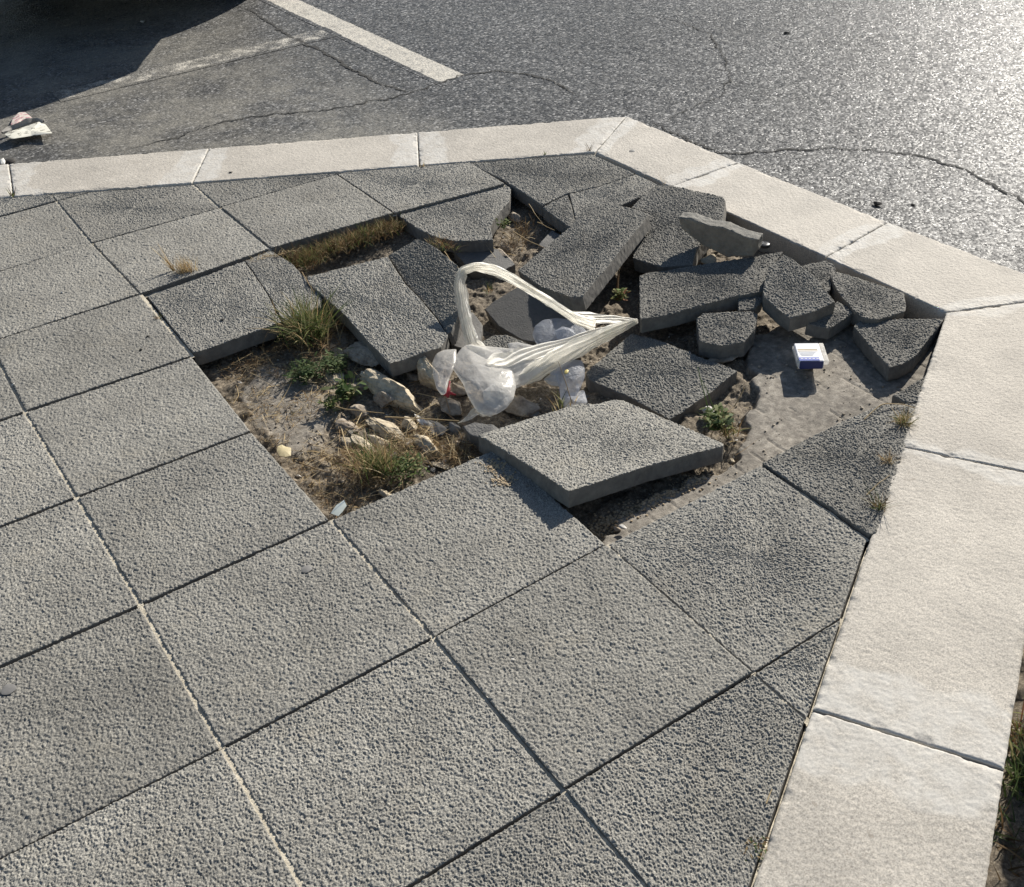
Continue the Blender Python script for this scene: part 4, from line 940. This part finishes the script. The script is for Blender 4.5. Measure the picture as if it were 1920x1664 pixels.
VV = []; FF = []; off = 0; V0b, F0b = ICO[2]; W3 = [U(x, y, -.05) for x, y in [(385,670),(560,430),(750,400),(950,360),(1250,470),(1500,480),(1770,600),(1730,760),(1140,1010),(900,820),(640,960)]]
xs = [p[0] for p in W3]; ys = [p[1] for p in W3]
while len(VV) < 3000:
    x, y = rg.uniform(min(xs), max(xs)), rg.uniform(min(ys), max(ys))
    if not pix_in(np.array([x]), np.array([y]), W3)[0]: continue
    if fbm(np.array([x/.06]), np.array([y/.06]), 301, 3)[0] < .42: continue
    s_ = .0007+.0032*rg.random()**3; VV.append(V0b*np.array([s_, s_*rg.uniform(.6, 1), s_*.7])*(1+rg.normal(size=(len(V0b), 1))*.12)+np.array([x, y, gz(x, y)+s_*.4])); FF.append(F0b+off); off += len(V0b)
tag(link('gravel', mesh_np('gravel', np.concatenate(VV), [], [simple('gravel_grain', ((.14, .12, .095), (.55, .48, .38)), 25, .9, rnd=False)], None, True, np.concatenate(FF))), 'fine grit and crumbs scattered over the floor of the hole', 'gravel', kind='stuff')
# ------------------------------------------------------------------ plastic bag
def tube(name, pts, parent, m, ridges=9, seed=0, depth=.55, n=120, amp=.42):
    """pts: (px,py,z,half-width m). a gathered band of film with ridges running along it"""
    P = np.array([U(x, y, z) for x, y, z, w_ in pts]); Wd = np.array([q[3] for q in pts]); t0 = np.arange(len(P)); K = len(P)*16; tt = np.linspace(0, len(P)-1, K)
    Q = np.stack([np.interp(tt, t0, P[:, k]) for k in range(3)], -1); wd = np.interp(tt, t0, Wd)
    for _ in range(22): Q[1:-1] = (Q[:-2]+Q[1:-1]*2+Q[2:])/4; wd[1:-1] = (wd[:-2]+wd[1:-1]*2+wd[2:])/4
    T = np.gradient(Q, axis=0); T /= np.linalg.norm(T, axis=1)[:, None]
    th = np.arange(n)/n*2*np.pi; V = []
    for i in range(K):
        view = CC-Q[i]; view /= np.linalg.norm(view); a = np.cross(T[i], view); a /= np.linalg.norm(a); b = np.cross(a, T[i])
        tw = tt[i]*.25; rv = 2*vn((th/(2*np.pi)*ridges+tw) % ridges, np.full(n, tt[i]*.6+seed*3.3), 161+seed)-1; rd = 1.12+amp*(.45-1.5*np.abs(rv)**.75)
        rd += .10*(vn(th/(2*np.pi)*ridges*3 % (ridges*3), np.full(n, tt[i]*2.+seed), 171)-.5)
        rd = rd*(1-.0)+0; w_ = wd[i]*(1+.5*(vn(np.array([tt[i]*1.7]), np.array([seed*1.]), 181)[0]-.5))*.88
        V.append(Q[i]+a*(np.cos(th)*rd*w_)[:, None]+b*(np.sin(th)*rd*w_*depth)[:, None])
    V = np.concatenate(V); idx = np.arange(K*n).reshape(K, n); i2 = np.roll(idx, -1, 1)
    F = np.stack([idx[:-1], i2[:-1], i2[1:], idx[1:]], -1).reshape(-1, 4)
    loc = np.array(parent.location); return link(name, mesh_np(name, V-loc, F, [m]), (0, 0, 0), parent)
def ribbon(name, pts, parent, m, pleats=9, seed=0, dep=.0035, n=110, back=False):
    P = np.array([U(x, y, z) for x, y, z, w_ in pts]); Wd = np.array([q[3] for q in pts]); t0 = np.arange(len(P)); K = len(P)*22; tt = np.linspace(0, len(P)-1, K)
    Q = np.stack([np.interp(tt, t0, P[:, k]) for k in range(3)], -1); wd = np.interp(tt, t0, Wd)
    for _ in range(30): Q[1:-1] = (Q[:-2]+Q[1:-1]*2+Q[2:])/4; wd[1:-1] = (wd[:-2]+wd[1:-1]*2+wd[2:])/4
    T = np.gradient(Q, axis=0); T /= np.linalg.norm(T, axis=1)[:, None]; v = np.linspace(-1, 1, n); V = []
    for i in range(K):
        view = (CC-Q[i])*np.array([1, 1, .35]); view /= np.linalg.norm(view); a = np.cross(T[i], view); a /= np.linalg.norm(a); b = np.cross(a, T[i])
        if b@view < 0: b = -b
        u = tt[i]; full = np.full(n, u)
        ph = v*pleats/2+1.6*(vn(v*1.7+9, full*.55+seed*5.1, 201+seed)-.5)+u*.12
        tri = np.cos(2*np.pi*ph)*.8-.35*np.abs(np.cos(np.pi*ph*1.7+1)); am = .35+1.3*vn(v*pleats*.6+5, full*.8+seed, 211+seed)
        wob = 1+.35*(vn(np.array([u*1.9]), np.array([seed*2.7]), 221)[0]-.5)
        edge = v*(1+.16*(vn(np.sign(v)*3+9, full*3.1+seed, 231)-.5)*np.abs(v)**3)
        cr = (vn(v*4+20, full*3+seed, 241)-.5)*.0016+(np.abs(vn(v*2+20, full*1.6+seed, 243)-.5))*-.005
        hh = dep*.62*tri*am*(1-.3*v*v)+.30*wd[i]*(1-v*v)*(-.6 if back else 1)+cr
        V.append(Q[i]+a*(edge*wd[i]*wob)[:, None]+b*hh[:, None])
    V = np.concatenate(V); idx = np.arange(K*n).reshape(K, n); F = np.stack([idx[:-1, :-1], idx[1:, :-1], idx[1:, 1:], idx[:-1, 1:]], -1).reshape(-1, 4)
    loc = np.array(parent.location); return link(name, mesh_np(name, V-loc, F, [m]), (0, 0, 0), parent)
def patch(name, outline, zc, dome, parent, m, seed=0, crk=.004, center=None, K=40):
    """film sheet: outline pixels with z, bulged in the middle and crinkled"""
    P = np.array([U(x, y, z) for x, y, z in outline]); n0 = len(P); B = []
    for i in range(n0):
        a, b = P[i], P[(i+1) % n0]; k = max(3, int(np.linalg.norm(b-a)/.002)); B += [a+(b-a)*t_ for t_ in np.arange(k)/k]
    B = np.array(B); 
    for _ in range(6): B = (np.roll(B, 1, 0)+B*2+np.roll(B, -1, 0))/4
    c = B.mean(0) if center is None else U(*center); nb = len(B); view = CC-c; view /= np.linalg.norm(view); up = view+np.array([0, 0, .6]); up /= np.linalg.norm(up)
    rr = np.arange(1, K+1)/K; V = c+(B-c)[None]*rr[:, None, None]; r2 = np.broadcast_to(rr[:, None], (K, nb))
    V = V+(dome*np.sqrt(np.clip(1-r2**2, 0, 1)))[..., None]*up
    V = np.concatenate([(c+dome*up)[None], V.reshape(-1, 3)]); r2 = np.r_[0, r2.ravel()]
    x = V@CR; y = V@CU
    def rid(x, y, s, sd_): q = fbm(x/s+5*vn(y/(s*3), x/(s*3), sd_+9), y/s, sd_, 3); return np.abs(q-.45)*-4
    cr = rid(x, y, .045, 191+seed)*.7+rid(x, y, .018, 195+seed)*.35
    rgp = np.random.default_rng(900+seed); px_, py_ = x-c@CR, y-c@CU; sz = max(px_.std(), py_.std())*2; fac = 0
    for _ in range(16):
        an = rgp.random()*6.283; dd_ = px_*math.cos(an)+py_*math.sin(an)-rgp.normal()*sz*.45; fac = fac+rgp.choice([-1, 1])*rgp.uniform(.4, 1)*np.abs(dd_)
    fac = fac-np.mean(fac)
    V = V+(crk*cr*.5*(1-.4*r2**4)+fac*crk*26*(1-.7*r2**6))[:, None]*up
    a = 1+np.arange(K*nb).reshape(K, nb); a2 = np.roll(a, -1, 1)
    F = np.stack([a[:-1], a[1:], a2[1:], a2[:-1]], -1).reshape(-1, 4); F3 = np.stack([np.zeros(nb, int), a[0], a2[0]], -1)
    loc = np.array(parent.location); return link(name, mesh_np(name, V-loc, F, [m], None, True, F3), (0, 0, 0), parent)
bag = empty('plastic_bag', U(900, 700, -.03), 'torn white plastic carrier bag with a twisted handle loop lying across the hole', 'plastic bag')
HA = [(908,668,.0,.019),(886,645,.012,.017),(876,610,.035,.0155),(867,570,.06,.0145),(862,530,.085,.014),(868,508,.10,.0125),(892,500,.105,.0125),(925,506,.10,.0135),(960,523,.09,.0125),(1000,547,.075,.0105),(1040,573,.06,.0115),(1080,600,.05,.013),(1115,612,.045,.013)]
ribbon('handle', HA, bag, FILM, 4.2, 1, .0030); ribbon('handle', HA, bag, FILM, 3, 2, .0026, back=True)
ribbon('handle', [(1060,585,.045,.004),(1085,592,.045,.011),(1115,597,.045,.014),(1150,600,.045,.011),(1192,603,.045,.006)], bag, FILM, 3.4, 3, .003)
HB = [(1196,602,.045,.006),(1180,608,.045,.010),(1145,623,.042,.016),(1110,640,.038,.020),(1070,660,.030,.024),(1030,682,.018,.025),(1000,700,.006,.021),(975,715,-.004,.014)]
ribbon('handle', HB, bag, FILM, 4, 4, .0036); ribbon('handle', HB, bag, FILM, 3, 5, .003, back=True)
ribbon('film', [(920,702,-.004,.040),(950,694,.004,.044),(990,680,.012,.038),(1040,660,.024,.028),(1095,637,.034,.020),(1150,618,.040,.012),(1190,604,.045,.006)], bag, FILM, 7, 6, .0036, 170)
patch('film', [(870,650,.012),(920,652,.010),(960,655,.02),(1000,652,.018),(1050,645,.02),(1090,640,.02),(1060,668,.02),(1020,695,.012),(985,720,-.005),(955,735,-.01),(925,735,-.01),(900,700,.01)], 0, .018, bag, FILM_THIN, 5, .004, (975,685,.008))
patch('film', [(951,645,.01),(968,642,.012),(1000,648,.012),(1015,655,.012),(985,662,.01),(955,658,.01)], 0, .006, bag, FILM_THIN, 6, .003)
patch('pouch', [(849,692,.014),(853,668,.018),(866,651,.022),(882,644,.024),(905,650,.024),(930,657,.022),(948,672,.018),(962,697,.012),(968,725,.006),(963,748,.000),(950,765,-.006),(932,776,-.010),(914,779,-.012),(895,772,-.010),(888,762,-.006),(878,745,.0),(868,720,.008)], 0, .020, bag, FILM_THIN, 1, .0040, (912,708,.010))
patch('pouch', [(810,680,.006),(818,664,.012),(832,657,.016),(856,655,.018),(856,680,.014),(850,695,.010),(842,712,.002),(836,740,-.010),(828,742,-.012),(818,728,-.006),(812,705,.0)], 0, .012, bag, FILM_THIN, 2, .003)
patch('pouch', [(905,735,.016),(925,716,.020),(950,712,.016),(967,722,.008),(964,745,.002),(948,760,-.004),(925,768,-.006),(908,757,.0)], 0, .012, bag, FILM_THIN, 14, .004)
ribbon('tail', [(899,766,-.018,.013),(885,778,-.02,.009),(873,787,-.022,.005),(859,794,-.025,.0008)], bag, FILM, 4, 7, .002)
ribbon('tail', [(892,770,-.02,.004),(905,776,-.02,.008),(920,777,-.022,.007),(932,776,-.024,.002)], bag, FILM, 4, 8, .002)
tube('tie', [(843,715,-.02,.0018),(842,728,-.025,.003),(838,738,-.03,.007),(840,746,-.034,.003)], bag, RED, 5, 5, .6)
tube('tie', [(832,742,-.03,.002),(842,736,-.026,.005),(855,741,-.03,.002)], bag, RED, 5, 6, .6)
bag2 = empty('plastic_wrapper', U(1040, 630, -.01), 'crumpled bluish-white plastic in shade inside the handle loop', 'plastic wrapper')
patch('film', [(998,628,-.006),(1003,612,.0),(1018,601,.004),(1045,597,.006),(1072,600,.006),(1092,612,.004),(1105,628,.0),(1085,645,-.005),(1050,652,-.01),(1020,652,-.012),(1005,645,-.01)], 0, .010, bag2, FILM_BLUE, 3, .003)
patch('film', [(1038,622,.012),(1055,612,.014),(1075,618,.014),(1080,632,.01),(1060,640,.008),(1045,636,.008)], 0, .008, bag2, FILM_BLUE, 4, .004)
bag3 = empty('plastic_wrapper', U(1070, 720, -.03), 'clear bluish crumpled wrapper with a yellow spot under the right arm of the bag', 'plastic wrapper')
patch('film', [(1030,700,-.005),(1050,685,.005),(1075,674,.01),(1092,676,.008),(1097,692,.0),(1096,710,-.01),(1085,735,-.02),(1070,750,-.03),(1052,752,-.034),(1048,725,-.02)], 0, .014, bag3, FILM_BLUE, 7, .004)
patch('film', [(1018,712,-.012),(1040,695,-.005),(1052,700,-.004),(1050,725,-.018),(1030,722,-.018)], 0, .008, bag3, FILM_THIN, 8, .004)
patch('film', [(1050,740,-.034),(1075,735,-.03),(1095,730,-.03),(1102,755,-.036),(1075,768,-.04),(1055,762,-.04)], 0, .012, bag3, FILM_BLUE, 9, .007)
YEL = simple('yellow_print', ((.55, .42, .10), (.75, .62, .25)), 60, .4)
patch('print_spot', [(1057,697,.020),(1063,692,.022),(1067,694,.022),(1065,701,.020),(1059,703,.019)], 0, .003, bag3, YEL, 10, .0005, K=8)

# ------------------------------------------------------------------ cigarette packet
def packet():
    z0 = -.045
    tl, tr, br, bl = U(1511,642,.0), U(1557,641,.0), U(1548,677,.004), U(1496,677,.004)
    c = U(1520,690,z0); e = empty('cigarette_packet', c, 'white and blue cigarette packet in torn clear wrap lying on the exposed mortar', 'cigarette packet')
    ex = tr-tl+br-bl; ex /= np.linalg.norm(ex); d = (bl-tl+br-tr); d -= ex*(d@ex); d /= np.linalg.norm(d); n = np.cross(ex, d)
    if n[2] < 0: n = -n
    W = .058; H = .086; T = .022; o = (bl+br)/2-d*H/2
    wm = lambda nm, c_, r=.35: simple(nm, (tuple(q*.92 for q in c_), c_), 50, r, .1)
    WH, BL, GO, GR, DB = wm('packet_white', (.80, .80, .82)), wm('packet_blue', (.10, .14, .46)), wm('packet_gold', (.62, .48, .24)), wm('packet_grey', (.45, .48, .52)), wm('packet_navy', (.04, .05, .17))
    def box(name, u0, u1, v0, v1, h0, h1, m):
        import bmesh
        bm = bmesh.new(); vs = []
        for h in (h0, h1):
            for u_, v_ in ((u0, v0), (u1, v0), (u1, v1), (u0, v1)): vs.append(bm.verts.new(tuple(o+ex*u_+d*v_+n*h-c)))
        for f in ((3, 2, 1, 0), (4, 5, 6, 7), (0, 1, 5, 4), (1, 2, 6, 5), (2, 3, 7, 6), (3, 0, 4, 7)): bm.faces.new([vs[k] for k in f])
        bmesh.ops.recalc_face_normals(bm, faces=bm.faces)
        if h1-h0 > .005: bmesh.ops.bevel(bm, geom=list(bm.edges), offset=.0015, segments=2, affect='EDGES')
        me = bpy.data.meshes.new(name); bm.to_mesh(me); bm.free(); me.materials.append(m); link(name, me, (0, 0, 0), e)
    box('carton', -W/2, W/2, -H/2, H/2, -T, 0, WH)
    box('front_panel', -W/2+.002, W/2-.002, H/2+.0001, H/2+.0006, -T+.001, -.001, DB)
    box('warning_band', -W/2+.001, W/2-.010, H/2-.016, H/2-.001, .0002, .0006, BL)
    box('gold_band', -W/2+.004, W/2-.008, -H/2+.030, -H/2+.033, .0002, .0006, GO)
    box('gold_band', -W/2+.004, W/2-.008, -H/2+.038, -H/2+.040, .0002, .0006, GO)
    for k in range(3): box('text_line', -W/2+.005+.002*k, W/2-.014-.004*k, -H/2+.046+.006*k, -H/2+.0485+.006*k, .0002, .0005, GR)
    for k in range(5): box('text_line', -W/2+.005+.009*k, -W/2+.011+.009*k, H/2-.011, H/2-.008, .0007, .0010, WH)
    # torn wrap
    f = film_mat('packet_wrap', (.88, .88, .90), .45, .15)
    box('wrap', W/2+.0002, W/2+.012, -H/2-.004, H/2-.004, -.014, -.002, FILM_THIN)
    box('wrap', -W/2-.004, -W/2-.0002, -H/2+.004, H/2+.002, -.016, -.004, FILM_THIN)
packet()
# ------------------------------------------------------------------ folded leaflet on the road
def leaflet():
    e = empty('folded_leaflet', U(50,245,ZR), 'crumpled folded paper leaflet with faded pink and grey print on the road at left', 'leaflet')
    def pm(nm, base, ink, th):
        m, t, p = mat(nm); co = coords(t, 'Object', False); c = ramp(t, noise(t, co, 45, 4, .6), [(th, base), (th+.05, ink)]); t.links.new(c, p.inputs['Base Color']); p.inputs['Roughness'].default_value = .7; return m
    A = pm('leaflet_print', (.72, .70, .60), (.25, .24, .20), .55); B_ = pm('leaflet_pink', (.66, .60, .52), (.52, .26, .28), .5); C_ = pm('leaflet_back', (.30, .28, .25), (.18, .17, .15), .6)
    patch('page', [(8,252,ZR+.03),(22,261,ZR+.03),(60,255,ZR+.022),(98,250,ZR+.03),(86,234,ZR+.02),(74,228,ZR+.03),(40,240,ZR+.022),(15,248,ZR+.03)], 0, .003, e, A, 21, .0012, K=14)
    patch('page', [(20,234,ZR+.02),(24,222,ZR+.01),(35,211,ZR+.01),(47,210,ZR+.01),(60,221,ZR+.02),(48,229,ZR+.02),(28,235,ZR+.03)], 0, .003, e, B_, 22, .0012, K=14)
    tube('fold', [(4,249,ZR+.025,.006),(20,242,ZR+.022,.012),(45,232,ZR+.028,.014),(66,225,ZR+.028,.012),(82,228,ZR+.03,.004)], e, C_, 5, 8, .6)
leaflet()

# ------------------------------------------------------------------ parked car (outside the frame; it throws the shadow over the bay)
def car(loc, rz, label, paint):
    import bmesh
    e = empty('unseen_car', loc, label, 'car'); e.rotation_euler = (0, 0, rz)
    bodym = simple('car_paint', paint, 3, .25, .0); gl = simple('car_glass', ((.02, .025, .03), (.03, .035, .04)), 3, .08, .0); tyre = simple('tyre_rubber', ((.02, .02, .02), (.035, .035, .035)), 30, .8); rim = simple('rim_metal', ((.4, .4, .42), (.5, .5, .52)), 30, .35)
    prof = [(-2.05, .32, .62), (-2.0, .26, .86), (-1.5, .22, .98), (-.9, .20, 1.02), (0, .20, 1.0), (.9, .20, .98), (1.5, .22, .92), (1.95, .26, .78), (2.05, .34, .60)]
    def loft(name, secs, m, n=28, power=4):
        V = []; th = np.arange(n)/n*2*np.pi
        for x, z0, z1, w_ in secs:
            c, s = np.cos(th), np.sin(th); r = (np.abs(c)**power+np.abs(s)**power)**(-1/power)
            V.append(np.stack([np.full(n, x), c*r*w_, (z0+z1)/2+s*r*(z1-z0)/2], -1))
        k = len(secs); V = np.concatenate(V); V = np.concatenate([V, [V[:n].mean(0)], [V[-n:].mean(0)]]); idx = np.arange(k*n).reshape(k, n); i2 = np.roll(idx, -1, 1)
        F = np.stack([idx[:-1], i2[:-1], i2[1:], idx[1:]], -1).reshape(-1, 4)
        F3 = np.concatenate([np.stack([i2[0], idx[0], np.full(n, k*n)], -1), np.stack([idx[-1], i2[-1], np.full(n, k*n+1)], -1)])
        return link(name, mesh_np(name, V, F, [m], None, True, F3), (0, 0, 0), e)
    loft('body', [(x, a, b, .80 if abs(x) > 1.9 else .88) for x, a, b in prof], bodym)
    loft('cabin', [(-1.75, .9, 1.0, .70), (-1.35, .9, 1.32, .66), (-.8, .9, 1.44, .64), (0, .9, 1.46, .64), (.45, .9, 1.38, .64), (1.15, .9, .98, .70)], gl)
    loft('roof', [(-1.25, 1.34, 1.40, .55), (-.8, 1.40, 1.475, .58), (0, 1.42, 1.495, .58), (.35, 1.38, 1.43, .55)], bodym)
    for sx in (-1.3, 1.28):
        for sy in (-.76, .76):
            bm = bmesh.new(); bmesh.ops.create_cone(bm, cap_ends=True, segments=36, radius1=.31, radius2=.31, depth=.2, matrix=Matrix.Translation((sx, sy, .31)) @ Matrix.Rotation(R(90), 4, 'X'))
            me = bpy.data.meshes.new('wheel'); bm.to_mesh(me); bm.free(); me.materials.append(tyre); wo = link('wheel', me, (0, 0, 0), e)
            bm = bmesh.new(); bmesh.ops.create_cone(bm, cap_ends=True, segments=36, radius1=.2, radius2=.2, depth=.21, matrix=Matrix.Translation((sx, sy, .31)) @ Matrix.Rotation(R(90), 4, 'X'))
            me = bpy.data.meshes.new('rim'); bm.to_mesh(me); bm.free(); me.materials.append(rim); link('rim', me, (0, 0, 0), wo)
    return e

car((1.865, 5.568, ZR), 1.169, 'dark parked car just beyond the top of the view, casting the big shadow', ((.05, .06, .08), (.055, .065, .085)))
car((3.392, -2.695, ZR), 2.071, 'unseen grey car shape added beyond the lower kerb to shade the weeds', ((.3, .3, .31), (.32, .32, .33)))  # invented caster out of view, added only to shade the verge
